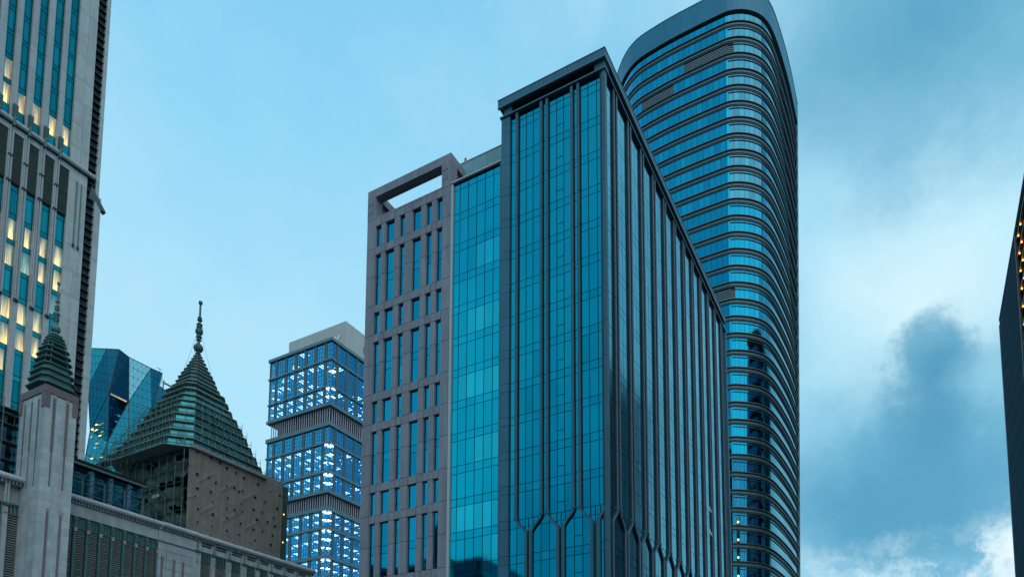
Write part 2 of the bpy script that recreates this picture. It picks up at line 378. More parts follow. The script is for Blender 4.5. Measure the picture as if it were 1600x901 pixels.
# fins: each one follows its own line, stepping sideways at the knot just above z = 27
def sm(t): t = max(0, min(1, t)); return t*t*(3-2*t)
def path(a, c_, z): return c_ + (a-c_)*sm((z-27.0)/2.0)
ZS = [0.0, 14.0] + [26.6+.2*i for i in range(14)] + [40.0, 60.0, 79.05]
def fin_front(a, c_, w=.17):
    b = MB(); rings = []
    for z in ZS:
        x = path(a, c_, z); rings.append([(x-w, 67.5, z), (x+w, 67.5, z), (x+w, 67.66, z), (x-w, 67.66, z)])
    b.ring(rings, 'steel_fin'); b.ring([[(r[0][0]+.03, 67.661, r[0][2]), (r[1][0]-.03, 67.661, r[0][2]), (r[1][0]-.03, 67.92, r[0][2]), (r[0][0]+.03, 67.92, r[0][2])] for r in rings], 'fin_web_shade')
    for k in range(-1, 12): b.box(path(a, c_, F(k))-w-.012, path(a, c_, F(k))+w+.012, 67.488, 68.0, F(k)-.03, F(k)+.0, 'mullion')
    b.box(a-w-.02, a+w+.02, 67.46, 67.9, 28.95, 29.35, 'steel_fin')
    b.build('fin', T)
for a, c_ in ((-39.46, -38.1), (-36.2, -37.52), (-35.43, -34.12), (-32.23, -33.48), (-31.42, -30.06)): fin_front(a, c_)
b = MB(); rings = []
for z in ZS: x = path(-28.27, -29.3, z); rings.append([(x-.2, 67.52, z), (x+.2, 67.52, z), (x+.2, 68.1, z), (x-.2, 68.1, z)])
b.ring(rings, 'steel_fin'); b.build('fin', T)
pp = []
for k in range(-1, KB): pp.append((-28.46, -28.05, 67.5, 67.98, max(0, F(k+1))+.02, F(k)-.02, 'steel_fin'))
pp.append((-28.46, -28.05, 67.5, 67.98, F(-1)+.02, 79.02, 'steel_fin')); pieces(T, 'corner_panel', pp, 'corner_far', 290, -1)
one('corner_backing', T, -28.7, -28.12, 67.56, 68.1, 0, 79, 'mullion')
def fin_side(a, c_, w=.17):
    b = MB(); rings = []
    for z in ZS:
        y = path(a, c_, z); rings.append([(-28.13, y-w, z), (-28.05, y-w, z), (-28.05, y+w, z), (-28.13, y+w, z)])
    b.ring(rings, 'steel_fin_side'); b.ring([[(-28.45, r[0][1]+.03, r[0][2]), (-28.131, r[0][1]+.03, r[0][2]), (-28.131, r[2][1]-.03, r[0][2]), (-28.45, r[2][1]-.03, r[0][2])] for r in rings], 'fin_web_shade')
    for k in range(-1, 12): y = path(a, c_, F(k)); b.box(-28.2, -28.038, y-w-.012, y+w+.012, F(k)-.03, F(k), 'mullion')
    b.box(-28.5, -28.0, a-w-.02, a+w+.02, 28.95, 29.3, 'steel_fin')
    b.build('fin', T)
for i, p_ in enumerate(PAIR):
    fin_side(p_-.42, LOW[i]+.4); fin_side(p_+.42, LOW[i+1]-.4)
one('end_post', T, -28.7, -28.0, 122.75, 123.4, 0, 79.1, 'steel_fin')
# top-hung sashes standing open on the long side
for y_, z_ in ((107.6, 41.6), (107.6, 37.9), (107.8, 25.6)):
    b = MB(); b.hexa([(-27.55, y_, z_-1.0), (-27.5, y_+1.1, z_-1.0), (-27.55, y_+1.1, z_-.98), (-27.6, y_, z_-.98), (-28.28, y_, z_+.9), (-28.24, y_+1.1, z_+.9), (-28.30, y_+1.1, z_+.92), (-28.34, y_, z_+.92)], 'trim_light'); b.build('open_sash', T)
# ledge, open gap with corner blocks, soffit and fascia
b = MB(); b.box(-41.75, -27.93, 67.34, 68.6, 79.08, 79.27, 'steel_fin'); b.box(-29.2, -27.93, 68.603, 123.5, 79.08, 79.27, 'steel_fin'); b.build('ledge', T)
for x0, x1, y0, y1 in ((-41.3, -40.25, 67.62, 68.9), (-29.35, -28.12, 67.62, 68.9), (-29.35, -28.12, 121.6, 122.6)): one('neck_block', T, x0, x1, y0, y1, 79.27, 80.38, 'steel_blue')
one('attic_wall', T, -40.4, -29.6, 69.4, 121.4, 79.2, 80.39, 'recess_dark')
one('soffit', T, -41.85, -28.05, 67.32, 122.75, 80.40, 80.55, 'soffit')
b = MB(); n_ = 9
for i in range(n_):
    x0 = -41.95 + 14.05*i/n_; b.box(x0+.012, x0+14.05/n_-.012, 67.2, 67.45, 80.46, 81.36, 'steel_blue')
    piece(T, 'fascia_panel', 'steel_blue', x0+.012, x0+14.05/n_-.012, 67.2, 67.45, 80.46, 81.36)
for i in range(30):
    y0 = 67.46 + 55.3*i/30; piece(T, 'fascia_panel', 'steel_blue', -28.15, -27.9, y0+.012, y0+55.3/30-.012, 80.46, 81.36)
b = MB(); b.box(-42.0, -27.85, 67.15, 67.5, 81.37, 81.44, 'cornice_edge'); b.box(-28.2, -27.85, 67.503, 122.85, 81.37, 81.44, 'cornice_edge')
b.box(-41.98, -27.87, 67.17, 67.48, 80.36, 80.45, 'cornice_edge'); b.box(-28.18, -27.87, 67.483, 122.8, 80.36, 80.45, 'cornice_edge'); b.build('cornice_edge', T)
one('roof_slab', T, -41.8, -28.2, 67.5, 122.6, 80.56, 81.2, 'soffit')

# ------------------------------------------------------------------ glass infill block
T = thing('glass_block', 'turquoise curtain wall block between the grey panelled building and the finned tower', 'office building', (-45.4, 75, 0))
one('core', T, -48.93, -41.62, 68.4, 82, 0, 73.9, 'recess_dark')
xs = [-48.93, -48.02, -46.78, -45.53, -44.29, -43.08, -42.06]
gv, gs_ = [], []
for k in range(0, KB):
    t_ = F(k); s_ = t_-.97; zb = max(F(k+1), .2)
    for i in range(6):
        gs_.append((xs[i]+.05, xs[i+1]-.05, 68.2, 68.27, s_+.035, t_-.035, 'glass_strip')); gv.append((xs[i]+.05, xs[i+1]-.05, 68.2, 68.27, zb+.035, s_-.035, 'glass_strip_reflection' if i >= {2: 3, 4: 2, 6: 1, 8: 3, 10: 0, 11: 4}.get(k, 9) else 'glass_strip'))
pieces(T, 'glass_pane', gv, 'far_pieces', 295); pieces(T, 'spandrel_pane', gs_, 'far_pieces', 295)
one('mullion_backing', T, -48.94, -42.05, 68.29, 68.39, 0, 73.95, 'mullion')
one('edge_trim', T, -42.05, -41.62, 67.95, 68.5, 0, 73.95, 'steel_blue'); one('edge_trim', T, -49.28, -48.95, 67.95, 68.5, 0, 73.95, 'trim_light')
b = MB(); b.box(-49.25, -41.62, 67.98, 68.5, 73.97, 74.1, 'band_dark'); b.box(-49.25, -41.62, 67.9, 68.7, 74.11, 74.3, 'trim_light'); b.build('coping', T)
one('roof', T, -48.9, -41.6, 68.7, 82, 73.9, 74.05, 'concrete_dark')
for r_ in range(2):
    for i in range(4):
        x0 = -50.2 + 8.6*i/4; piece(T, 'parapet_panel', 'parapet_teal', x0+.015, x0+2.15-.015, 71.0, 71.3, 74.06+r_*2.72+.01, 74.06+(r_+1)*2.72-.01)
one('parapet_cap', T, -50.25, -41.55, 70.93, 71.4, 79.5, 79.6, 'trim_light')
one('parapet_backing', T, -50.15, -41.65, 71.05, 71.28, 74.06, 79.5, 'mullion')
b = MB(); b.box(-49.5, -49.2, 71.02, 71.32, 79.6, 79.68, 'concrete_dark'); lathe(b, -49.35, 71.17, [(79.68, .13), (80.0, .17), (80.25, .15), (80.35, .05)], 'red_paint', 10)
tag(b.build('beacon', None), 'small red warning lamp on the teal parapet behind the grey frame', 'warning lamp')

# ------------------------------------------------------------------ grey panelled building with the open roof frame
T = thing('panelled_building', 'grey panel clad building with narrow recessed windows and an open concrete frame on its roof', 'office building', (-56.1, 75, 0))
one('core', T, -62.9, -49.35, 68.35, 84, 0, 73.6, 'recess_dark')
W = [(-61.45, -60.52), (-59.73, -58.28), (-57.4, -56.55), (-55.31, -53.92), (-53.05, -52.2), (-51.4, -50.55)]
L_, R_ = -62.97, -49.3
pn = []; win = []
def gr(k): return max(F(k), 0)
tall_starts = [1, 4, 7, 10, 13, 16]
edges = [L_] + [e for w in W for e in w] + [R_]
def panel(x0, x1, z0, z1):
    if z1 - z0 > .1: pn.append((x0+.026, x1-.026, 67.9, 68.34, z0+.03, z1-.03, 'concrete_panel'))
k = 0
while k < 18:
    tall = k in tall_starts; n = 2 if tall else 1
    t_, b_ = gr(k), gr(k+n)
    if t_ <= 0: break
    zt = t_ - 1.06
    # band over the windows
    for i in range(1, len(edges)-2): panel(edges[i], edges[i+1], zt, t_)
    for j in range(n):
        panel(L_, W[0][0], gr(k+j+1), gr(k+j)); panel(W[-1][1], R_, gr(k+j+1), gr(k+j))
    for i in range(5):
        x0, x1 = W[i][1], W[i+1][0]
        if tall: panel(x0, x1, gr(k+1), zt); panel(x0, x1, b_, gr(k+1))
        else: panel(x0, x1, b_, zt)
    for wi, (x0, x1) in enumerate(W):
        cuts = [b_+.02]
        if tall: cuts += [gr(k+1)-1.0, gr(k+1)]
        if wi == 2: cuts += ([b_+.9, gr(k+1)+1.6] if tall else [b_+1.0])
        cuts = sorted(cuts) + [zt]
        win.append((x0, x1, cuts))
    k += n
pieces(T, 'cladding_panel', pn, 'lower_panels', 298, 20)
for x0, x1, cuts in win:
    z0, z1 = cuts[0], cuts[-1]
    w_ = one('window', T, x0, x1, 68.30, 68.343, z0, z1, 'mullion')
    for a, c_ in zip(cuts, cuts[1:]):
        piece(w_, 'pane', 'glass_hole', x0+.03, x1-.03, 68.24, 68.295, a+.035, c_-.035)
one('panel_backing', T, L_+.05, R_-.02, 68.345, 68.4, 0, 73.9, 'mullion')
# parapet band at the window heads and the frame above
for i in range(1, len(edges)-2): piece(T, 'parapet_panel', 'concrete_panel', edges[i]+.016, edges[i+1]-.016, 67.9, 68.34, F0+.016, 74.22)
one('side_wall', T, L_, L_+.4, 68.35, 84, 0, 73.9, 'concrete_panel'); one('side_wall', T, R_-.38, R_-.003, 68.35, 84, 73.98, 74.4, 'concrete_panel')
fr = MB()
Fr = one('roof_frame', T, -61.58, -50.72, 67.9, 69.15, 77.26, 78.42, 'concrete_panel')
for x0, x1 in ((L_, -61.6), (-50.7, R_)):
    piece(T, 'frame_leg', 'concrete_panel', x0, x1, 67.9, 69.27, F0+.02, 77.24)
    piece(T, 'frame_corner', 'concrete_panel', x0, x1, 67.9, 69.27, 77.26, 78.42)
    piece(T, 'frame_side_beam', 'concrete_panel', x0, x1, 69.29, 76.0, 77.3, 78.42); piece(T, 'frame_leg', 'concrete_panel', x0, x1, 74.6, 75.98, 74.0, 77.28)
    piece(T, 'side_infill', 'concrete_dark', x0+.5, x1-.4, 69.3, 74.58, 74.0, 77.28)
piece(T, 'frame_back_beam', 'concrete_panel', -61.58, -50.72, 74.7, 75.98, 74.0, 74.3)
for x in (-62.65, -62.15, -50.35, -49.85):
    for z in (75.05, 76.35):
        b = MB(); b.ring([[(x+.07*math.cos(a*math.pi/4), y, z+.07*math.sin(a*math.pi/4)) for a in range(8)] for y in (67.91, 67.84)], 'hole_black'); b.build('bolt', T)
b = MB(); b.bar((-61.3, 69.5, 74.3), (-61.3, 69.5, 75.5), .05, 'trim_light', 6); b.box(-61.5, -61.1, 69.3, 69.5, 75.4, 75.6, 'trim_light')
tag(b.build('floodlight', None), 'small floodlight on a post inside the grey roof frame', 'floodlight')
# ------------------------------------------------------------------ round-cornered tower behind
T = thing('rounded_tower', 'tall tower with rounded corners, ribbons of blue glass and projecting bands, behind the finned tower', 'residential tower', (-40, 168, 0))
PLAN = [(-60.5, 187, 0), (-63.6, 180, 0), (-64.6, 172, 0), (-64.0, 164.5, 0), (-62.0, 158.2, 0), (-59.5, 154.9, 0), (-56.7, 152.5, 0), (-53.6, 151.06, 0), (-49.5, 150.42, 0), (-44.5, 150.03, 0), (-38.7, 149.9, 0), (-34.2, 149.9, .2), (-31.7, 150.02, .5),
        (-29.2, 150.9, .9), (-27.0, 152.45, 1), (-25.3, 154.5, 1), (-24.2, 157.1, 1), (-23.5, 160.7, 1), (-22.9, 167, 1), (-22.5, 174, 1), (-22.4, 181, 1), (-22.4, 187.5, 1)]
def cat(p, t):                # Catmull-Rom through the plan points
    n = len(p)-1; i = min(int(t), n-1); f = t-i
    g = lambda j: p[max(0, min(n, j))]
    return tuple(.5*((2*g(i)[d]) + (-g(i-1)[d]+g(i+1)[d])*f + (2*g(i-1)[d]-5*g(i)[d]+4*g(i+1)[d]-g(i+2)[d])*f*f + (-g(i-1)[d]+3*g(i)[d]-3*g(i+1)[d]+g(i+2)[d])*f**3) for d in range(3))
fine = [cat(PLAN, i/24) for i in range(24*(len(PLAN)-1)+1)]
acc = [0]
for p, q in zip(fine, fine[1:]): acc.append(acc[-1]+math.hypot(q[0]-p[0], q[1]-p[1]))
def at(s):
    lo = 0; hi = len(acc)-1
    while hi-lo > 1:
        mid = (lo+hi)//2
        if acc[mid] <= s: lo = mid
        else: hi = mid
    f = (s-acc[lo])/max(1e-9, acc[hi]-acc[lo]); p, q = fine[lo], fine[hi]
    return tuple(p[d]+(q[d]-p[d])*f for d in range(3))
def P(s, z, off):              # point on the wall, moved outwards by off; the right flank leans in towards the ground
    a, b_ = at(max(0, s-.15)), at(min(acc[-1], s+.15)); dx_, dy_ = b_[0]-a[0], b_[1]-a[1]; l = math.hypot(dx_, dy_)
    p = at(s); tp = p[2]*(z-173)*.028
    return (p[0]+tp+dy_/l*off, p[1]-dx_/l*off, z)
ST = acc[-1]
def s_of(x):                   # arc length where the front crosses x
    return next(acc[i] for i, p in enumerate(fine) if p[0] >= x and i > 24*3 and p[1] < 170)
sF0, sF1 = s_of(-56.5), s_of(-31.9)
def band(b, s0, s1, z0, z1, o0, o1, m, step=1.5, inner=-.9):
    n = max(2, int((s1-s0)/step)); ss = [s0+(s1-s0)*i/n for i in range(n+1)]
    b.ring([[P(s, z0, inner), P(s, z0, o0), P(s, z1, o1), P(s, z1, inner)] for s in ss], m)
b = MB(); n_ = 90
lo = [P(ST*i/n_, 0, -.35) for i in range(n_+1)]; hi = [P(ST*i/n_, 172, -.35) for i in range(n_+1)]; b.ring([lo, hi], 'recess_dark'); b.build('core', T)
TOP, FR = 172.75, 3.93
# crown in flat sheets
cuts = [ST*i/26 for i in range(27)]
for a, c_ in zip(cuts, cuts[1:]):
    b = MB(); band(b, a+.012, c_-.012, TOP+.02, 178.2, .35, .42, 'crown_metal', 1.2, -.2); b.build('crown_panel', T)
b = MB(); band(b, 0, ST, 178.21, 178.32, .5, .5, 'cornice_edge', 1.2); band(b, 0, ST, TOP-.15, TOP, .45, .45, 'band_grey', 1.2); b.build('crown_rim', T)
b = MB(); b.poly([P(ST*i/n_, 178.0, -.3) for i in range(n_+1)], 'soffit'); b.build('roof', T)
NF = 43
b1, b2, b3, b4 = MB(), MB(), MB(), MB()
pan = []
dark_floor = 27
for f in range(NF):
    zt = TOP - .55 - FR*f if f else TOP-.75
    zg1 = TOP - FR*f - (.85 if f == 0 else .05)         # head of the glass
    zg0 = TOP - FR*(f+1) + 1.22                # sill
    if f: zg1 = TOP - FR*f - .02
    if zg0 < 0: break
    # ledge under the glass, grey spandrel below, dark shadow gaps
    fb = MB(); band(fb, 0, ST, zg0-.16, zg0, .40, .36, 'band_edge', 1.3); band(fb, 0, ST, zg0-.48, zg0-.161, .06, .06, 'band_dark', 1.3)
    band(fb, 0, ST, zg0-.90, zg0-.48, .20, .20, 'band_grey', 1.3); band(fb, 0, ST, zg0-1.22, zg0-.902, .08, .08, 'band_dark', 1.3)
    fb.build('floor_band', T)
    # thin shade bar in front of the round corner
    if f: band(b3, sF1, ST, zg1-.52, zg1-.40, .12, .12, 'band_dark', 1.0, -.2); 
    s = 1.0; i = 0; js = []
    while s < ST-.6:
        w = 1.36 if s < sF1 else (1.28 if s < sF1+9.5 else 1.0)
        if s < sF1 < s+w+.3: w = sF1-s
        if abs(s-sF0) < .7: w = max(.9, w)
        js.append((s, min(ST, s+w))); s += w
    for s0, s1 in js:
        pan.append((f, s0, s1, zg0+.02, zg1-.02))
b3.build('shade_bars', T)
def glazed(m, s0, s1, z0, z1, b):
    b.ring([[P(s, z0, -.10), P(s, z0, -.03), P(s, z1, -.03), P(s, z1, -.10)] for s in (s0+.03, (s0+s1)/2, s1-.03)], m)
def kindof(f, s0, s1):
    x = (P(s0, 100, 0)[0]+P(s1, 100, 0)[0])/2; y = P(s0, 100, 0)[1]
    if y < 153 and ((f == 2 and -42.3 < x < -32.2) or (f == 3 and -53.2 < x < -44.5) or (f == 17 and -37 < x < -32.0)): return 'louvre'
    if f >= 27 and x > -36.5 and s0 < sF1+7.5: return 'clear'
    return 'glass'
def vis(f, s0): p = P(s0, 100, 0); return p[1] < 156 and p[0] > -58 + max(0, f)*1.05 - 2 and f < 32
keys = sorted(pan, key=lambda r: (not vis(r[0], r[1]), r[0]))
big = [r for r in keys if vis(r[0], r[1])][:295]; bigset = set(id(r) for r in big)
rest = MB(); curtains = MB(); lamps = []
for r in pan:
    f, s0, s1, z0, z1 = r; kd = kindof(f, s0, s1)
    if kd == 'louvre':
        b = MB()
        for q in range(5):
            z = z0+.15+q*(z1-z0-.3)/5; b.ring([[P(s, z, -.3), P(s, z+.08, .0), P(s, z+.28, .0), P(s, z+.2, -.3)] for s in (s0+.02, s1-.02)], 'louvre_grey')
        b.build('louvre_panel', T, 'stuff' if False else None); continue
    if id(r) in bigset or kd == 'clear':
        b = MB(); glazed('lobby_glass' if kd == 'clear' else ('glass_arc' if s0 > sF1-.1 else 'glass_round'), s0, s1, z0, z1, b); b.build('glass_pane', T)
    else: glazed('glass_round' if s1 < sF1+10 else 'glass_side', s0, s1, z0, z1, rest)
    if kd == 'clear':
        x = P(s0, 100, 0)[0]
        q = R.random()
        if s0 > sF1 and (q < .62): curtains.ring([[P(s, z0, -.26), P(s, z0, -.20), P(s, z1, -.20), P(s, z1, -.26)] for s in (s0+(.0 if q < .3 else .45), s1)], 'curtain')
        if f in (30, 31, 32, 33, 34) and s0 <= sF1+2.0 < s1+.01 or (f > 30 and s0 <= sF1-1.9 < s1): lamps.append((P((s0+s1)/2, z0+R.uniform(.4, .9), -.19), f))
rest.build('far_glass_panes', T, 'stuff'); curtains.build('curtain', T)
for p, f in lamps:
    b = MB(); lathe(b, p[0], p[1], [(p[2]-.25, .08), (p[2]-.14, .19), (p[2]+.14, .19), (p[2]+.25, .08)], 'lamp_yellow', 8); b.build('room_lamp', T)
b = MB(); p = at(sF0)
b.box(p[0]-.18, p[0]+.18, p[1]+.15, p[1]+.42, 160.5, 170.5, 'trim_light'); b.build('reflection_strip', T)  # pale bar built in place of a bright reflection on the glass
b = MB(); q0, q1 = P(ST, 0, .1), P(ST, 178, .1); b.hexa([(q0[0]-1.2, q0[1], 0), (q0[0]+.3, q0[1], 0), (q0[0]+.3, q0[1]+.8, 0), (q0[0]-1.2, q0[1]+.8, 0), (q1[0]-1.2, q1[1], 178), (q1[0]+.3, q1[1], 178), (q1[0]+.3, q1[1]+.8, 178), (q1[0]-1.2, q1[1]+.8, 178)], 'parapet_teal'); b.build('end_pier', T)

# ------------------------------------------------------------------ blue office tower with lit floors
T = thing('stepped_office_tower', 'blue office tower with brightly lit floors, two slatted recesses and a pale roof block', 'office tower', (-220, 215, 0))
XL, XR, YF, YB = -238.2, -202.7, 200.0, 235.0
one('core', T, XL+4.4, XR-4.4, YF+4.4, YB-2, 0, 171.5, 'room_dark')
fx = [(-237.6, -235.0), (-233.5, -229.4), (-227.8, -223.7), (-222.1, -218.0), (-216.3, -212.5), (-210.8, -207.0), (-205.3, XR+.0)]
fy = [(YF, 202.75), (204.4, 208.2), (209.95, 213.8), (215.5, 219.4), (221.1, 225.0), (226.7, 230.6)]
# (window zone bottom, top, rows, lit floors share)
ZN = [(163.5, 170.6, 4, .06), (151.9, 162.6, 6, .32), (144.7, 151.3, 4, .95), (128.6, 134.9, 4, .03), (116.8, 127.7, 6, .85), (108.7, 115.6, 4, 1.0), (93.9, 100.2, 4, 1.0), (82.4, 92.7, 6, 1.0), (74.3, 80.9, 4, 1.0), (62, 73.4, 6, .9), (50, 61, 6, .9), (36, 49, 7, .9), (22, 35, 7, .9), (3, 21, 8, .9)]
BD = [(170.7, 171.95, .45), (162.7, 163.4, .35), (151.4, 151.8, .35), (143.4, 144.6, .45), (135.0, 136.6, .45), (127.8, 128.5, .35), (115.7, 116.7, .35), (107.4, 108.6, .45), (100.3, 101.9, .45), (92.8, 93.8, .35), (81.0, 82.3, .35), (73.5, 74.2, .35), (61.1, 61.9, .35), (49.1, 49.9, .35), (35.1, 35.9, .35), (21.1, 21.9, .35), (0, 2.9, .35)]
for z0, z1, o in BD:
    b = MB(); b.box(XL-o, XR+o, YF-o, YF+.6, z0, z1, 'office_band'); b.box(XR-.6, XR+o, YF+.603, YB, z0, z1, 'office_band'); b.box(XL-o, XL+.6, YF+.603, YB, z0, z1, 'office_band')
    b.box(XL+.6, XR-.6, YF+.603, YB-.2, z0+.1, z0+.4, 'room_dark'); b.build('floor_band', T)
lamp = MB(); lampw = MB(); room = MB(); grid = MB(); blinds = MB()
for zi, (z0, z1, rows, lit) in enumerate(ZN):
    for i, (x0, x1) in enumerate(fx):
        pw = piece(T, 'window', 'office_glass', x0, x1, YF+.25, YF+.3, z0, z1)
        for q in range(1, 3): x = x0+(x1-x0)*q/3; grid.box(x-.05, x+.05, YF+.16, YF+.245, z0, z1, 'office_frame')
        for q in range(1, rows): z = z0+(z1-z0)*q/rows; grid.box(x0, x1, YF+.19, YF+.246, z-.05, z+.05, 'office_frame')
    for i, (y0, y1) in enumerate(fy):
        pw = piece(T, 'window', 'office_glass', XR-.3, XR-.25, y0 if i else y0+.3, y1, z0, z1)
        for q in range(0 if i == 0 else 1, 3): y = y0+(y1-y0)*q/3+(.28 if q == 0 else 0); grid.box(XR-.245, XR-.16, y-.05, y+.05, z0, z1, 'office_frame')
        for q in range(1, rows): z = z0+(z1-z0)*q/rows; grid.box(XR-.246, XR-.19, y0+.3, y1, z-.05, z+.05, 'office_frame')
    ex = [XL]+[e for w in fx[:-1] for e in w]+[fx[-1][0]]
    for i in range(0, len(ex), 2): piece(T, 'pier', 'office_frame', ex[i], ex[i+1], YF+.05, YF+.7, z0-.05, z1+.05)
    ey = [e for w in fy for e in w][1:]+[YB]
    for i in range(0, len(ey), 2): piece(T, 'pier', 'office_frame', XR-.7, XR-.05, ey[i], ey[i+1], z0-.05, z1+.05)
    nfl = 2 if z1-z0 < 8 else 3
    for q in range(nfl):
        zc = z0+(z1-z0)*(q+1)/nfl-.25
        room.box(XL+.9, XR-.9, YF+.9, YF+4.3, zc, zc+.2, 'room_dark'); room.box(XR-4.3, XR-.9, YF+4.35, YB-3, zc, zc+.2, 'room_dark')
        for i, (x0, x1) in enumerate(fx):
            rr = R.random()
            if rr > lit and not (zi == 1 and q == 2 and 3 <= i <= 5): continue
            L2 = lampw if (R.random() < .18) else lamp
            for j in range(3):
                x = x0+(x1-x0)*(j+.5)/3
                L2.box(x-.26, x+.26, YF+.9, YF+3.2, zc-.10, zc-.02, 'lamp_office_warm' if L2 is lampw else 'lamp_office')
                if zi % 3 == 1 and q == 1 and R.random() < .4: L2.box(x-.15, x+.15, YF+2.9, YF+4.1, zc-.10, zc-.02, 'lamp_office_warm' if L2 is lampw else 'lamp_office')
            if R.random() < .3: blinds.box(x0, x0+(x1-x0)*R.choice((.33, .67, 1)), YF+.75, YF+.8, zc-R.uniform(1, 2.8), zc, 'room_blind')
        for i, (y0, y1) in enumerate(fy):
            if R.random() > lit: continue
            for j in range(3):
                y = y0+(y1-y0)*(j+.5)/3
                lamp.box(XR-3.2, XR-.95, y-.26, y+.26, zc-.10, zc-.02, 'lamp_office')
                if zi > 6 and R.random() < .35: lamp.box(XR-4.1, XR-2.8, y-.15, y+.15, zc-.10, zc-.02, 'lamp_office')
            if R.random() < .4: blinds.box(XR-.8, XR-.75, y0, y0+(y1-y0)*R.choice((.33, .67, 1)), zc-R.uniform(1, 2.8), zc, 'room_blind')
for m_, nm in ((lamp, 'ceiling_lights'), (lampw, 'warm_ceiling_lights'), (room, 'ceilings'), (grid, 'window_bars'), (blinds, 'blinds')): m_.build(nm, T, 'stuff')
# slatted recesses
for z0, z1 in ((136.7, 143.3), (102.0, 107.3)):
    one('recess_wall', T, XL+2.8, XR-2.8, YF+2.8, YB-1, z0-.2, z1+.2, 'recess_dark')
    n = 27
    for i in range(n):
        x = XL+1.6+(XR-XL-2.6)*i/(n-1); piece(T, 'slat', 'fin_pale', x-.17, x+.17, YF+.7, YF+.95, z0, z1)
    for i in range(1, 26):
        y = YF+.9+1.22*i; piece(T, 'slat', 'fin_pale', XR-.95, XR-.7, y-.17, y+.17, z0, z1)
one('roof_block', T, -237.3, -204.3, 209, 226, 171.6, 184.6, 'penthouse')
one('roof', T, XL+.2, XR-.2, YF+.2, YB, 171.55, 171.7, 'concrete_dark')
def text(name, body, size, loc, rot, m, parent, label=None):
    cu = bpy.data.curves.new(name, 'FONT'); cu.body = body; cu.size = size; cu.extrude = .12; cu.align_x = 'CENTER'
    tmp = bpy.data.objects.new('tmp', cu); col.objects.link(tmp); dg = bpy.context.evaluated_depsgraph_get(); me = bpy.data.meshes.new_from_object(tmp.evaluated_get(dg)); bpy.data.objects.remove(tmp)
    me.materials.clear(); me.materials.append(M[m]); o = link(name, me, parent, loc); o.rotation_euler = rot; return o
text('letter', 'K', 6.5, (-208.6, 208.75, 174.6), (math.radians(90), 0, 0), 'sign_white', T)
text('letter', 'M', 5.0, (-234.0, 208.75, 173.2), (math.radians(90), 0, 0), 'sign_white', T)
b = MB(); b.ring([[(x, 222.3+2.3*math.cos(a*math.pi/12), 177.6+2.3*math.sin(a*math.pi/12)) for a in range(24)] for x in (-204.28, -204.0)], 'sign_white'); b.build('round_sign', T)
b = MB(); b.ring([[(x, 222.3+2.6*math.cos(a*math.pi/12), 177.6+2.6*math.sin(a*math.pi/12)) for a in range(24)] for x in (-204.29, -204.15)], 'mullion'); b.build('round_sign_rim', T)

# ------------------------------------------------------------------ dark tower at the right edge
T = thing('slatted_tower', 'dark slatted tower at the right edge with lilac trim and lit lamps', 'tower', (40, 200, 0))
one('core', T, 25.32, 60, 191, 229.7, 0, 125.3, 'dark_tower_skin'); one('glazed_body', T, 27.05, 60, 130, 190.9, 0, 125.3, 'glass_facet')
sl = []
z = .3
while z < 125.2: sl.append((25.02, 25.3, 191.2, 229.8, z, z+.62, 'dark_tower_slat')); z += .8
pieces(T, 'slat', sl, 'far_pieces', 299)
one('skin', T, 25.12, 25.31, 191.1, 229.9, 0, 125.4, 'dark_tower_skin')
one('roof_edge', T, 24.85, 60, 130, 230.0, 126.6, 126.95, 'trim_lilac'); one('attic', T, 25.0, 60, 130, 229.9, 125.45, 126.58, 'dark_tower_skin'); one('corner_trim', T, 24.85, 25.25, 229.9, 230.3, 0, 125.4, 'trim_lilac')
one('bronze_post', T, 24.8, 25.3, 190.5, 191.1, 0, 125.3, 'bronze')
one('bay_wall', T, 26.6, 27, 131, 190.5, 0, 125.3, 'glass_facet')
for i in range(29):
    z = 124.6-4.35*i
    if z < 4: break
    one('balcony_slab', T, 25.0, 26.6, 131, 190.4, z-1.0, z-.6, 'bronze')
    for y in (188.0, 184.0):
        b = MB(); lathe(b, 25.2, y, [(z-1.5, .06), (z-1.42, .16), (z-1.2, .16), (z-1.05, .06)], 'lamp_orange', 10); b.build('lamp', T)
# ------------------------------------------------------------------ stone tower at the left edge
T = thing('stone_tower', 'pale stone high-rise with vertical teal window strips, many of them lit, at the left edge', 'office tower', (-132, 48, 0))
XF = -120.0
one('core', T, -150, XF-.55, 30, 63.8, 0, 160, 'recess_dark')
strips = [(42.6, 43.8), (44.75, 46.0), (46.9, 48.15), (49.05, 50.32), (51.15, 52.44), (53.32, 54.66), (55.57, 56.96), (57.75, 59.2)]
up = [102.9+4.12*i-.0 for i in range(0, 15)]     # spandrel tops above the cornice
dn = [90.4, 85.8, 81.66, 77.4, 73.2, 69.0, 64.8, 60.6, 56.4, 52.2, 48, 43.8, 39.6, 35.4, 31.2, 27, 22.8, 18.6, 14.4, 10.2, 6, .4]
litmap = {(0, 7): 0, (1, 4): 1, (1, 5): 1, (1, 6): 1, (1, 7): 1, (1, 3): 1, (2, 3): 1, (2, 4): 1, (2, 7): 1, (2, 5): 2, (2, 6): 1, (3, 3): 2, (3, 7): 2, (4, 4): 1, (4, 5): 1, (4, 6): 1, (4, 3): 1, (5, 3): 1, (5, 4): 1, (5, 5): 1, (5, 6): 1, (6, 3): 1, (6, 4): 1}
gp = []
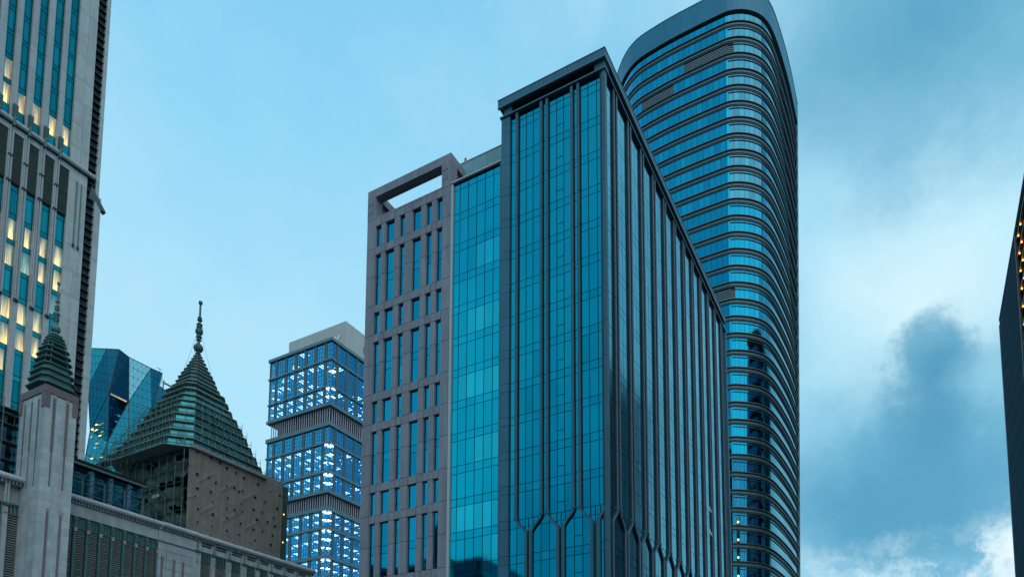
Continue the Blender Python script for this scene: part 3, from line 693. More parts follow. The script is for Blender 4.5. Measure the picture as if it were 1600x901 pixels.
def winrow(i, z0, z1, lit, side=0):
    y0, y1 = strips[i]; xg = XF-.42
    sp = z1-.85
    gp.append((xg-.05, xg, y0+.02, y1-.02, sp+.07, z1-.07, 'glass_left'))
    ys = [y0+.03, y0+(y1-y0)*.27, y0+(y1-y0)*.76, y1-.03]
    for a, c_ in zip(ys, ys[1:]):
        m = 'glass_left' if not lit else ('lit_curtain' if (lit == 1 and (a == ys[1] or R.random() < .3)) else ('lit_dim' if R.random() < .75 else 'glass_left'))
        gp.append((xg-.05, xg, a+.02, c_-.02, z0+.05, sp-.04, m))
for r_, z0 in enumerate(up):
    for i in range(len(strips)):
        lit = 0
        if r_ == 0 and i >= 3: lit = 1
        if r_ == 1 and i in (3,): lit = 1
        winrow(i, z0-.1, z0+4.02, lit)
        gp.append((XF-.47, XF-.42, strips[i][0]+.02, strips[i][1]-.02, 100.9, 102.7, 'glass_left')) if r_ == 0 else None
for r_ in range(len(dn)-1):
    for i in range(len(strips)): winrow(i, dn[r_+1], dn[r_], litmap.get((r_, i), 1 if (7 < r_ < 13 and R.random() < .3) else 0))
pieces(T, 'glass_pane', gp, 'far_glass_panes', 298, 60)
# piers between the strips, stone blocks one storey high
ys = [41.6]+[e for s in strips for e in s]; pr = []
lv = sorted([0]+dn+[99.2]+[u+.0 for u in up]+[160.6])
for i in range(0, len(ys)-1, 2):
    for a, c_ in zip(lv, lv[1:]):
        if c_-a > .3: pr.append((XF-.5, XF, ys[i], ys[i+1], a+.015, c_-.015, 'stone_pier'))
pieces(T, 'pier_block', pr, 'far_pier_blocks', 290, 60)
sb = []
joints = sorted([u+.5 for u in up]+[u+.85 for u in up]+[160.6]+[97.5, 100.2]+[d for d in dn]+[d+.4 for d in dn[:-1]])
for a, c_ in zip(joints, joints[1:]):
    if c_-a < .2: continue
    sb.append((XF-.5, XF+.02, 59.2, 60.68, a+.018, c_-.018, 'stone_left')); sb.append((XF-.5, XF+.02, 60.71, 62.02, a+.018, c_-.018, 'stone_left'))
    sb.append((XF-.5, XF+.02, 63.42, 64.0 if a > 96 else 64.42, a+.018, c_-.018, 'stone_left'))
pieces(T, 'stone_panel', sb, 'far_stone_panels', 290, 50)
one('joint_backing', T, XF-.54, XF-.06, 59.22, 62.0, 0, 160.5, 'mullion')
# tall slatted recess beside the corner
one('recess_back', T, XF-1.2, XF-1.1, 62.02, 63.42, 0, 160, 'recess_dark')
sl = []; z = 1.0
n_ = 0
while z < 159:
    b = MB() ; sl.append(z); z += 1.36
for q, z in enumerate(sl):
    b = MB() if q == 0 or z > 40 else b
    b.hexa([(XF-1.1, 62.05, z+.5), (XF-.05, 62.05, z), (XF-.05, 63.4, z), (XF-1.1, 63.4, z+.5), (XF-1.1, 62.05, z+.62), (XF-.05, 62.05, z+.12), (XF-.05, 63.4, z+.12), (XF-1.1, 63.4, z+.62)], 'copper_dark')
    if z > 40: b.build('recess_slat', T)
# louvre zone
pn = []
for i, (y0, y1) in enumerate(strips):
    one('louvre_backing', T, XF-.4, XF-.3, y0, y1, 90.6, 98.6, 'recess_dark')
    q = 0; z = 90.8
    while z < 98.5:
        pn.append((XF-.3, XF-.12, y0+.03, y1-.03, z, z+.16, 'slat_dark')); z += .30
    one('louvre_bar', T, XF-.3, XF-.08, y0, y1, 94.5, 94.75, 'mullion')
pieces(T, 'louvre', pn, 'far_pieces', 298)
one('louvre_head', T, XF-.45, XF+.05, 41.6, 59.2, 98.65, 99.6, 'stone_pier')
# rounded cornice with brackets, vents and the twin green pipes running down the piers
b = MB(); rg = [[(XF+.25+.42*math.cos(a*math.pi/5), y, 100.15+.42*math.sin(a*math.pi/5)) for a in range(10)] for y in (41.6, 63.0)]; b.ring(rg, 'stone_pier'); b.build('cornice', T, smooth=False)
one('cornice_shadow', T, XF-.4, XF+.5, 41.6, 62.9, 99.62, 99.74, 'band_dark')
for i in range(len(strips)-1):
    yc = (strips[i][1]+strips[i+1][0])/2
    one('bracket', T, XF, XF+.75, yc-.16, yc+.16, 99.3, 100.75, 'copper_pale')
    b = MB()
    for d_ in (-.17, .17):
        b.bar((XF+.2, yc+d_, 72.2), (XF+.2, yc+d_, 99.4), .10, 'stone_pier', 6); b.box(XF+.05, XF+.35, yc+d_-.13, yc+d_+.13, 94.4, 94.7, 'mullion'); b.box(XF+.05, XF+.35, yc+d_-.13, yc+d_+.13, 90.2, 90.6, 'mullion')
        b.box(XF+.05, XF+.35, yc+d_-.13, yc+d_+.13, 71.9, 72.3, 'copper_dark')
    b.build('twin_pipe', T)
    b = MB(); b.box(XF-.3, XF+.45, strips[i+1][0]-.55, strips[i+1][0]+.1, 100.7, 103.0, 'copper_green')
    for q in range(5): b.box(XF+.4, XF+.52, strips[i+1][0]-.5, strips[i+1][0]+.05, 100.9+.42*q, 101.1+.42*q, 'copper_pale')
    b.build('vent_box', T)
for yc in (60.4, 61.15):
    b = MB(); b.bar((XF+.15, yc, 86.3), (XF+.15, yc, 97.6), .09, 'copper_pale', 6); b.box(XF+.0, XF+.3, yc-.13, yc+.13, 86.0, 86.5, 'copper_dark'); b.build('short_pipe', T)
b = MB(); b.hexa([(XF-.5, 62.6, 96.4), (XF+.4, 62.6, 98.2), (XF+.4, 65.1, 95.2), (XF-.5, 65.1, 95.2), (XF-.5, 62.6, 96.6), (XF+.4, 62.6, 98.4), (XF+.4, 65.1, 95.4), (XF-.5, 65.1, 95.4)], 'band_grey'); b.build('corner_ledge', T)

# ------------------------------------------------------------------ faceted glass tower
T = thing('faceted_tower', 'faceted dark blue glass tower with diagonal folds, behind the green pyramid roof', 'office tower', (-302, 180, 0))

V = {'P0': (-310.7, 165.5, 179.6), 'P1': (-305.8, 170.4, 180.5), 'P2': (-300.0, 172.3, 179.6), 'P3': (-301.5, 177.7, 179.3), 'P4': (-298.8, 186.1, 177.8), 'P5': (-299.7, 192.1, 178.7),
     'Q0': (-306.8, 164.3, 160.4), 'Q1': (-298.7, 168.6, 158.1), 'Q2': (-298.5, 176.9, 157.7), 'Q3': (-295.6, 185.5, 157.6), 'R0': (-307.7, 166.8, 142.4), 'R1': (-301.9, 171.0, 137.9), 'R2': (-296.3, 176.8, 137.8), 'R3': (-300.0, 184.2, 144.2),
     'U0': (-306.9, 195.7, 176.0), 'U1': (-307.9, 198.0, 179.5), 'U2': (-305.0, 198.6, 174.0), 'U3': (-303.1, 190.5, 161.7), 'S0': (-309, 163, 100), 'S1': (-297, 171, 100), 'S2': (-296, 180, 100), 'S3': (-300, 190, 100)}
V = {k: Vector(v) for k, v in V.items()}
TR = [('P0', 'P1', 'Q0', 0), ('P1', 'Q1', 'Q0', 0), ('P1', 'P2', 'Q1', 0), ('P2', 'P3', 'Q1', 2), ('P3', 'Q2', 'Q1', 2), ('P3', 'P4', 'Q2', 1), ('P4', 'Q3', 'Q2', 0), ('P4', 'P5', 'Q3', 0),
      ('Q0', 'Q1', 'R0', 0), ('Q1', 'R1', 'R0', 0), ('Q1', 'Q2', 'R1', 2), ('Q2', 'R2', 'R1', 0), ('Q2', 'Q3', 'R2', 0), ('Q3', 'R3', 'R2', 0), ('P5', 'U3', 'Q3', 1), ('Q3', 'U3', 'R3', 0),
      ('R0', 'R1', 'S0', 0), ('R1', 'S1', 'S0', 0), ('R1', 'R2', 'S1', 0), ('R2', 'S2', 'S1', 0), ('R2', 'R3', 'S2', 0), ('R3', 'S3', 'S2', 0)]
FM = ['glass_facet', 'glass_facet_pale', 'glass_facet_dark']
cen = Vector((-325, 185, 140)); seams = set()
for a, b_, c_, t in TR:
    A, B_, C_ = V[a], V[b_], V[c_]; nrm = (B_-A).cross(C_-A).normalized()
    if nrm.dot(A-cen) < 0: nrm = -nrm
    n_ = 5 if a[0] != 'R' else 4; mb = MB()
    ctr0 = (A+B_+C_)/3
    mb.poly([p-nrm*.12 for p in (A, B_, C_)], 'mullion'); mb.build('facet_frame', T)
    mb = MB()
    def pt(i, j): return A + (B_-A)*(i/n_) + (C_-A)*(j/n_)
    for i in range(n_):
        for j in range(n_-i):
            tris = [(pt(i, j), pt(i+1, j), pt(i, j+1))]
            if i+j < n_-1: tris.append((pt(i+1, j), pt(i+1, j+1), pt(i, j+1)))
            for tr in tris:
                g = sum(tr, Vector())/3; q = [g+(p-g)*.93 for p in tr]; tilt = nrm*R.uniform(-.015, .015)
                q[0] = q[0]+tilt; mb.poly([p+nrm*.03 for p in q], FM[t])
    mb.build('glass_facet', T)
    for p, q in ((a, b_), (b_, c_), (c_, a)): seams.add(tuple(sorted((p, q))))
for p, q in sorted(seams):
    mb = MB(); mb.bar(V[p], V[q], .20, 'mullion'); mb.build('seam', T)
# floors lit inside show as bright strips along the folds
def strip(p, q, t0, t1, r, m, nm):
    mb = MB(); A, B_ = V[p], V[q]; off = Vector((.25, -.3, -.5))
    n_ = 7
    for i in range(n_):
        u0 = t0+(t1-t0)*(i+.08)/n_; u1 = t0+(t1-t0)*(i+.9)/n_; mb.bar(A+(B_-A)*u0+off, A+(B_-A)*u1+off, r, m)
    mb.build(nm, T)
strip('Q1', 'Q2', .08, .92, .34, 'lit_curtain', 'lit_strip'); strip('Q2', 'Q3', .08, .7, .16, 'lit_dim', 'lit_strip')
mb = MB()
for q in range(15):
    x = R.random(); z = R.uniform(128, 152)
    yy = R.uniform(164.5, 170.0); u = (yy-163)/8
    mb.box(-303.3-1.2*(1-u), -302.2-1.2*(1-u)+.9*u, yy, yy+R.uniform(.2, .5), z, z+.2, 'lit_warm_small' if R.random() < .5 else 'lit_curtain')
mb.build('room_lights', T, 'stuff')
mb = MB(); mb.poly([V['P5'], V['U1'], V['U0']], 'glass_facet_pale'); mb.hexa([(-303.6, 190.5, 100), (-301.2, 197.5, 100), (-306, 200, 100), (-309, 196, 100), (-304.2, 191.0, 166), (-304.0, 199.0, 172), (-308, 201, 176), (-309, 196, 178)], 'glass_facet'); mb.build('side_wing', T)
mb = MB(); mb.bar((-302.6, 195.0, 176.3), (-293.4, 194.5, 170.9), .38, 'band_dark', 6); mb.bar((-303.5, 195.0, 172), (-302.6, 195, 177.5), .25, 'band_dark', 6); mb.build('cleaning_arm', T)
mb = MB(); mb.bar((-299.9, 191, 178), (-299.9, 191, 180.6), .12, 'mullion'); mb.bar((-300.2, 189.7, 180.3), (-299.9, 192, 180.3), .1, 'mullion'); mb.build('roof_mast', T)

# ------------------------------------------------------------------ stone podium with louvred bays
T = thing('stone_podium', 'long stone podium with green louvred bays and a rounded cornice, lower left', 'building', (-85, 50, 0))
XP = -75.0
def louvre_bay(y0, y1, xf, ztop, zbot=0.0, head=1.15, sm_='slat_brown'):
    one('bay_back', T, xf-.5, xf-.42, y0, y1, zbot, ztop, 'recess_dark')
    hb = MB(); hb.box(xf-.3, xf-.05, y0, y1, ztop-.14, ztop, 'copper_green'); hb.box(xf-.3, xf-.05, y0, y1, ztop-head, ztop-head+.12, 'copper_green')
    n_ = 5
    for i in range(n_+1):
        y = y0+(y1-y0)*i/n_; hb.box(xf-.28, xf-.08, max(y0, y-.045), min(y1, y+.045), ztop-head+.12, ztop-.14, 'copper_pale')
    hb.build('bay_head', T)
    z = ztop-head-.14
    while z > zbot+.2:
        if z > 17: piece(T, 'slat', sm_, xf-.36, xf-.10, y0+.03, y1-.03, z-.075, z+.035)
        z -= .235
# bays: left of the pylon, right of it, and beyond the bend
one('core', T, XP-9, XP-.55, 20, 71.4, 0, 28.0, 'stone_podium')
# left wing
for y0, y1 in ((29.6, 31.2), (31.75, 33.35), (33.75, 35.35)): louvre_bay(y0, y1, XP-.15, 26.0)
for y0, y1 in ((29.0, 29.6), (31.2, 31.75), (33.35, 33.75)):
    piece(T, 'pilaster', 'stone_podium', XP-.5, XP+.05, y0, y1, 0, 27.0)
for yc in (31.45, 33.55):
    b = MB(); b.bar((XP+.12, yc-.12, 25.7), (XP+.12, yc-.12, 28.1), .09, 'stone_podium', 6); b.bar((XP+.12, yc+.12, 25.7), (XP+.12, yc+.12, 28.1), .09, 'stone_podium', 6); b.box(XP, XP+.3, yc-.28, yc+.28, 25.6, 25.85, 'copper_green'); b.box(XP, XP+.2, yc-.13, yc+.13, 24.9, 25.4, 'granite_pink'); b.build('drop_ornament', T)
# middle wing, eight bays with copper posts
ys = 38.55; bw = 1.262
for i in range(8):
    y0 = ys + bw*i; louvre_bay(y0+.17, y0+bw-.17, XP-.1, 26.45)
    b = MB(); b.box(XP-.45, XP+.0, y0+bw-.17, y0+bw+.17, 0, 26.5, 'copper_green'); b.bar((XP+.04, y0+bw-.08, 0), (XP+.04, y0+bw-.08, 24.9), .05, 'copper_pale', 6)
    for q in range(3): b.box(XP, XP+.10, y0+bw-.1, y0+bw+.1, 25.55+.27*q, 25.72+.27*q, 'copper_pale')
    b.build('copper_post', T); piece(T, 'pink_block', 'granite_pink', XP, XP+.14, y0+bw-.14, y0+bw+.14, 24.95, 25.35)
one('frieze', T, XP-.5, XP+.02, 37.7, 48.6, 26.52, 27.75, 'stone_podium')
# plain corner bay
n_ = 0
for a, c_ in ((48.63, 49.65), (49.68, 53.0)):
    z = 26.5
    while z > 2:
        k_ = 1 if a < 49 else 3
        for q in range(k_):
            y0 = a+(c_-a)*q/k_; piece(T, 'stone_block', 'stone_podium', XP-.5, XP+.12, y0+.012, y0+(c_-a)/k_-.012, z-1.0, z-.02)
        z -= 1.02
        if z < 17: break
one('lower_wall', T, XP-.5, XP+.12, 48.63, 53.0, 0, 17.3, 'stone_podium')
one('frieze', T, XP-.5, XP+.16, 48.62, 53.3, 26.52, 27.7, 'stone_podium'); one('string_course', T, XP-.1, XP+.24, 48.6, 53.4, 26.40, 26.51, 'concrete_dark')
for yc, zt in ((49.15, 25.0), (50.6, 25.0), (51.75, 24.95)):
    b = MB(); b.box(XP+.121, XP+.15, yc-.13, yc+.13, 10, zt-.35, 'granite_red'); b.build('red_strip', T); piece(T, 'pink_block', 'granite_pink', XP+.1, XP+.19, yc-.15, yc+.15, zt-.34, zt)
# far wing
bays = [(54.0, 55.5), (56.0, 57.6), (58.25, 59.75), (60.5, 61.95), (62.55, 64.0), (64.75, 66.2), (66.9, 68.3), (69.0, 70.4)]
for i, (y0, y1) in enumerate(bays):
    louvre_bay(y0, y1, XP-.05, 26.6)
    piece(T, 'attic_panel', 'stone_podium', XP-.4, XP-.02, y0, y1, 26.65, 27.6)
    piece(T, 'vent_strip', 'recess_dark', XP-.02, XP+.02, y0+.12, y1-.1, 27.3, 27.5)
px = [53.0]+[e for b_ in bays for e in b_]+[71.4]
for i in range(0, len(px)-1, 2):
    piece(T, 'pilaster', 'stone_podium', XP-.5, XP+.12, px[i], px[i+1], 0, 27.7); yc = (px[i]+px[i+1])/2
    b = MB(); b.bar((XP+.2, yc, 26.6), (XP+.2, yc, 28.1), .1, 'copper_pale', 6); b.box(XP+.1, XP+.32, yc-.36, yc+.36, 26.35, 26.6, 'copper_green'); b.box(XP+.12, XP+.22, yc-.11, yc+.11, 25.2, 26.0, 'granite_pink'); b.build('drop_ornament', T)
# cornice: round nosing over a dentil course
def cornice(y0, y1, x, nm='cornice'):
    b = MB(); r = .27
    b.ring([[(x+.35+r*math.cos(a*math.pi/6), y, 28.33+r*math.sin(a*math.pi/6)) for a in range(12)] for y in (y0, y1)], 'stone_pier')
    b.box(x-.5, x+.36, y0, y1, 28.02, 28.5, 'stone_podium'); b.box(x-.5, x+.25, y0, y1, 27.76, 28.01, 'stone_podium'); b.build(nm, T)
    b = MB(); y = y0+.1
    while y < y1-.2: b.box(x+.251, x+.34, y, y+.14, 27.80, 27.99, 'recess_dark'); y += .3
    b.build('dentils', T)
cornice(24, 35.1, XP); cornice(37.2, 48.8, XP); cornice(48.81, 53.2, XP+.14); cornice(53.21, 71.7, XP+.04)
one('roof', T, XP-9, XP-.3, 20, 71.4, 28.05, 28.3, 'concrete_dark')

# ------------------------------------------------------------------ stone pylon with its copper spire
T = thing('stone_pylon', 'square stone pylon with red granite strips in front of the podium', 'tower', (-74.2, 36.2, 0))
x0, x1, y0, y1 = -76.35, -72.0, 34.78, 37.68
one('core', T, x0+.1, x1-.1, y0+.1, y1-.1, 0, 37.2, 'stone_podium')
z = 36.55; q = 0
while z > 14:
    h = .74
    js = [y0, y0+.62, y0+1.42, y1-.62, y1] if q % 2 else [y0, y0+1.05, y0+1.95, y1]
    for a, c_ in zip(js, js[1:]): piece(T, 'stone_block', 'stone_pylon', x1-.2, x1, a+.006, c_-.006, z-h+.01, z)
    js = [x0, x0+1.1, x0+2.3, x1-.2] if q % 2 else [x0, x0+.6, x0+1.7, x0+3.0, x1-.2]
    for a, c_ in zip(js, js[1:]): piece(T, 'stone_block', 'stone_pylon', a+.006, c_-.006, y0, y0+.2, z-h+.01, z)
    z -= h; q += 1
for x, y in ((x1, y0),): pass
def rs(yc, z0_, z1_, w): piece(T, 'red_strip', 'granite_red', x1+.002, x1+.035, yc-w/2, yc+w/2, z0_, z1_)
for yc in (35.62, 36.8):
    rs(yc, 31.0, 36.2, .26); rs(yc, 27.6, 30.99, .13); piece(T, 'pink_block', 'granite_pink', x1+.002, x1+.06, yc-.15, yc+.15, 36.21, 36.6)
    rs(yc+.02, 14, 25.1, .22); piece(T, 'pink_block', 'granite_pink', x1+.002, x1+.05, yc-.13, yc+.17, 25.11, 25.5)
for i, xc in enumerate((-75.4, -74.2, -73.0)):
    piece(T, 'red_strip', 'granite_red', xc-.11, xc+.11, y0-.035, y0-.002, 31.0, 36.1); piece(T, 'red_strip', 'granite_red', xc-.06, xc+.06, y0-.034, y0-.002, 27.5, 30.99)
one('cap', T, x0-.08, x1+.08, y0-.08, y1+.08, 36.62, 37.35, 'granite_red')
for a, c_, e, g in ((x1-.5, x1+.07, y0-.07, y0+.45), (x1-.5, x1+.07, y1-.45, y1+.07), (x0-.07, x0+.45, y0-.07, y0+.45)): one('cap_corner', T, a, c_, e, g, 35.2, 36.61, 'granite_red')
S = thing('tiered_spire', 'small octagonal copper spire of stacked tiers topped by balls, on the stone pylon', 'spire', (-74.2, 36.4, 37.3))
cx, cy = -74.2, 36.35
tiers = [(38.0, 1.62, 1), (38.75, 1.52, 1), (39.45, 1.42, 1), (40.15, 1.26, 0), (40.8, 1.18, 0), (41.45, 1.08, 0), (42.05, .96, 0), (42.6, .74, 0), (42.95, .66, 0), (43.3, .56, 0), (43.62, .40, 0)]
one('base', S, cx-1.5, cx+1.5, cy-1.2, cy+1.2, 37.36, 37.6, 'copper_green')
for i, (z, h, solid) in enumerate(tiers):
    zt = tiers[i+1][0] if i+1 < len(tiers) else 44.0
    b = MB(); b.ring([oct_(cx, cy, h+.0, z-.10), oct_(cx, cy, h+.14, z-.04), oct_(cx, cy, h+.14, z+.02), oct_(cx, cy, h-.02, z+.10)], 'copper_pale'); b.build('eave', S)
    b = MB(); b.ring([oct_(cx, cy, h-.12 if solid else h-.42, z+.09), oct_(cx, cy, ((tiers[i+1][1]-(.12 if solid else .40)) if i+1 < len(tiers) else .2), zt-.08)], 'copper_green' if solid else 'copper_dark'); b.build('drum', S)
    if not solid and i < 7:
        b = MB()
        for p in oct_(cx, cy, h-.1, z+.08): b.bar(p, (cx+(p[0]-cx)*.9, cy+(p[1]-cy)*.9, zt-.08), .035, 'copper_pale')
        b.build('ribs', S)
b = MB(); b.ring([oct_(cx, cy, .98, 37.58), oct_(cx, cy, 1.5, 37.92)], 'copper_green'); b.build('drum', S)
b = MB(); lathe(b, cx, cy, [(43.7, .36), (44.0, .22), (44.05, .3), (44.2, .42), (44.4, .46), (44.6, .40), (44.75, .22), (44.85, .12), (45.2, .14), (45.22, .26), (45.32, .26), (45.34, .14), (45.45, .14), (45.47, .26), (45.56, .26), (45.58, .13), (45.7, .2), (45.9, .31), (46.05, .30), (46.2, .16), (46.35, .1), (46.4, .22), (46.5, .22), (46.52, .1), (46.65, .1), (46.67, .2), (46.75, .2), (46.78, .08), (47.2, .08), (47.22, .19), (47.3, .19), (47.32, .08), (49.0, .07), (49.05, .15), (49.2, .17), (49.33, .12), (49.4, .03)], 'copper_pale', 12); b.build('finial', S, smooth=False)

# ------------------------------------------------------------------ glazed hall roofs between them
T = thing('glazed_hall', 'low dark glazed hall with blue columns behind the podium cornice, right of the stone pylon', 'building', (-84, 45, 28))
one('core', T, -88, -80.6, 38.6, 49.6, 28.2, 34.0, 'recess_dark'); one('roof_edge', T, -88.2, -79.7, 38.4, 49.9, 34.0, 34.45, 'hole_black'); one('gutter', T, -79.69, -79.4, 38.5, 49.8, 33.75, 33.95, 'scaffold_tube')
for i in range(11):
    for q in range(4): piece(T, 'pane', 'blue_glass_hall', -80.6, -80.5, 38.7+i*1.0, 38.7+i*1.0+.94, 28.2+q*1.42, 28.2+q*1.42+1.34)
for y in (39.6, 43.9, 46.0, 48.1): one('column', T, -80.5, -80.0, y-.22, y+.22, 28.2, 33.7, 'blue_column')
for yc in (42.15, 44.5, 46.75, 48.94):
    b = MB(); b.bar((-78.6, yc, 28.4), (-78.6, yc, 32.1), .13, 'copper_green', 8); b.bar((-78.6, yc, 32.0), (-78.6, yc-.55, 32.55), .10, 'copper_green', 6); b.bar((-78.6, yc, 32.0), (-78.0, yc+.3, 32.5), .10, 'copper_green', 6); b.bar((-78.6, yc, 31.9), (-80.3, yc, 32.9), .1, 'copper_green', 6)
    lathe(b, -78.0, yc+.35, [(32.42, .05), (32.5, .16), (32.65, .16), (32.72, .05)], 'copper_green', 8)
    tag(b.build('branching_post', None), {42.15: 'green branching post nearest the stone pylon on the podium roof', 44.5: 'second green branching post from the stone pylon', 46.75: 'third green branching post from the stone pylon', 48.94: 'green branching post nearest the netted scaffolding'}[yc], 'railing post', 'branching posts along the podium roof')
b = MB()
for z in (30.4, 31.5, 32.0): b.bar((-78.6, 38, z), (-78.6, 49.0, z), .07, 'copper_green', 6)
for y in (39, 40.4, 43.3, 45.6, 47.8): b.bar((-79.2, y, 28.4), (-79.2, y, 30.8), .07, 'copper_green', 6); b.bar((-79.2, y, 30.6), (-78.6, y+.8, 31.5), .06, 'copper_green', 6)
tag(b.build('roof_railing', None), 'green tube railing linking the branching posts on the podium roof', 'railing')
T = thing('scaffolded_glass_block', 'dark blue glazed block behind scaffolding at the left edge, left of the stone pylon', 'building', (-84, 31, 28))
one('core', T, -88, -80.1, 26, 36.8, 28.2, 36.2, 'recess_dark'); one('roof_slab', T, -88, -79.3, 25.8, 37.0, 36.2, 36.9, 'copper_green')
for i in range(8):
    for q in range(5): piece(T, 'pane', 'blue_glass_hall', -80.1, -80.0, 26.2+i*1.3, 26.2+i*1.3+1.22, 28.3+q*1.55, 28.3+q*1.55+1.46)
for y in (33.1, 35.0): one('column', T, -80.0, -79.7, y-.25, y+.25, 28.2, 36.2, 'blue_column')
b = MB()
for y in (31.0, 32.6, 34.2, 35.6, 36.6):
    for x in (-79.1, -78.2): b.bar((x, y, 28.3), (x, y, 37.4), .05, 'scaffold_tube', 6)
for z in (29.4, 31.2, 33.0, 34.8, 36.4):
    b.bar((-79.1, 30, z), (-79.1, 36.9, z), .05, 'scaffold_tube', 6); b.bar((-78.2, 30, z), (-78.2, 36.9, z), .05, 'scaffold_tube', 6); b.box(-79.1, -78.2, 30, 36.7, z-.06, z, 'slat_dark')
    b.bar((-78.2, 35.6, z), (-78.2, 36.6, z+1.6), .04, 'scaffold_tube', 6); b.bar((-78.2, 32.6, z), (-78.2, 34.2, z+1.6), .03, 'scaffold_tube', 6)
tag(b.build('scaffolding', None), 'tube scaffolding left of the stone pylon in front of the blue glazed block', 'scaffolding')

# ------------------------------------------------------------------ green pyramid roof
T = thing('pyramid_roof_tower', 'tiered green pyramid roof with a tall ball finial, rising behind the brown tarpaulin', 'tower', (-93, 65, 28))
cx, cy = -93.0, 65.0
def hz(z):
    pr = [(44.0, 8.1), (46.3, 7.1), (48.1, 6.3), (50.1, 5.5), (52.0, 4.65), (53.7, 3.75), (55.7, 2.98), (57.5, 2.15), (58.5, 1.85), (60.0, 1.15), (62.0, .35), (62.6, .1)]
    for (a, u), (b_, v) in zip(pr, pr[1:]):
        if z <= b_: return u+(v-u)*(z-a)/(b_-a)
    return .1
one('body', T, cx-6.8, cx+6.4, cy-4.2, cy+6.8, 28, 43.6, 'recess_dark')
for q in range(8): one('floor_slab', T, cx-6.6, cx+6.6, cy-5.4, cy+6.6, 28.6+1.95*q, 28.9+1.95*q, 'concrete_dark')
zs = [43.6, 45.15, 46.6, 48.05, 49.5, 50.9, 52.2, 53.45, 54.65, 55.7, 56.6, 57.4, 58.15, 58.85, 59.5, 60.15, 60.75, 61.3, 61.8, 62.2]
for i, z in enumerate(zs[:-1]):
    h = hz(z+.2); zt = zs[i+1]; g = zt-z
    b = MB(); e = .42 if z < 56 else .2; th = .07 if z < 56 else .06
    b.ring([oct_(cx, cy, h+e*.2, z-.02), oct_(cx, cy, h+e, z-.02), oct_(cx, cy, h+e, z+th), oct_(cx, cy, h, z+th+.06)], 'eave_green'); b.build('eave', T)
    hb, ht = h-.45, min(h-.45, hz(zt)+.05)
    if z < 56.4:
        b = MB(); b.ring([oct_(cx, cy, hb-.1, z+.05), oct_(cx, cy, ht-.15, zt-.04)], 'recess_dark'); b.build('drum', T)
        lo_, hi_ = oct_(cx, cy, hb, z+.1), oct_(cx, cy, ht-.05, zt-.06)
        for s_ in (6, 7, 0):            # the three sides towards the street, pane by pane
            A, B_, C_, D_ = Vector(lo_[s_]), Vector(lo_[(s_+1) % 8]), Vector(hi_[(s_+1) % 8]), Vector(hi_[s_])
            if s_ == 7: pass
            n_ = max(2, round((B_-A).length/1.15))
            for q in range(n_):
                u0, u1 = (q+.05)/n_, (q+.95)/n_; b = MB(); P_ = [A+(B_-A)*u0, A+(B_-A)*u1, D_+(C_-D_)*u1, D_+(C_-D_)*u0]
                b.poly(P_, 'glass_pyramid'); b.build('pane', T)
            rb = MB()
            for q in range(n_+1):
                p = A+(B_-A)*q/n_; o_ = Vector((p.x-cx, p.y-cy, 0)).normalized()*.32
                rb.bar(p+o_*.9, D_+(C_-D_)*q/n_, .035, 'eave_green')
            mid0, mid1 = (A+D_)/2, (B_+C_)/2; o_ = Vector(((mid0+mid1)/2-Vector((cx, cy, 0))).xy.to_3d()).normalized()*.12
            rb.bar(mid0+o_, mid1+o_, .04, 'eave_green'); rb.build('ribs', T)
    else:
        b = MB(); b.ring([oct_(cx, cy, max(.1, hb+.15), z+.05), oct_(cx, cy, max(.08, hz(zt)-.05), zt-.02)], 'copper_green'); b.build('drum', T)
b = MB(); lathe(b, cx, cy, [(62.2, .45), (62.5, .25), (62.6, .3), (62.75, .52), (63.0, .66), (63.3, .68), (63.6, .55), (63.85, .28), (63.9, .2), (64.4, .2), (64.42, .38), (64.5, .38), (64.52, .22), (64.85, .22), (64.87, .42), (65.0, .42), (65.02, .24), (65.3, .3), (65.5, .48), (65.8, .56), (66.1, .5), (66.35, .3), (66.4, .42), (66.5, .42), (66.52, .28), (66.75, .28), (66.8, .42), (66.95, .42), (67.0, .2), (67.5, .18), (67.55, .36), (67.7, .36), (67.75, .2), (67.9, .18), (67.95, .3), (68.05, .3), (68.1, .15), (70.1, .13), (70.15, .24), (70.4, .3), (70.6, .24), (70.7, .05)], 'copper_green', 14); b.build('finial', T)
b = MB()
for sx, sy in ((1.9, 1.2), (-1.9, -1.2), (1.2, -1.9)): b.bar((cx, cy, 66.4), (cx+sx, cy+sy, 58.6), .02, 'scaffold_tube')
b.build('stay_wires', T)
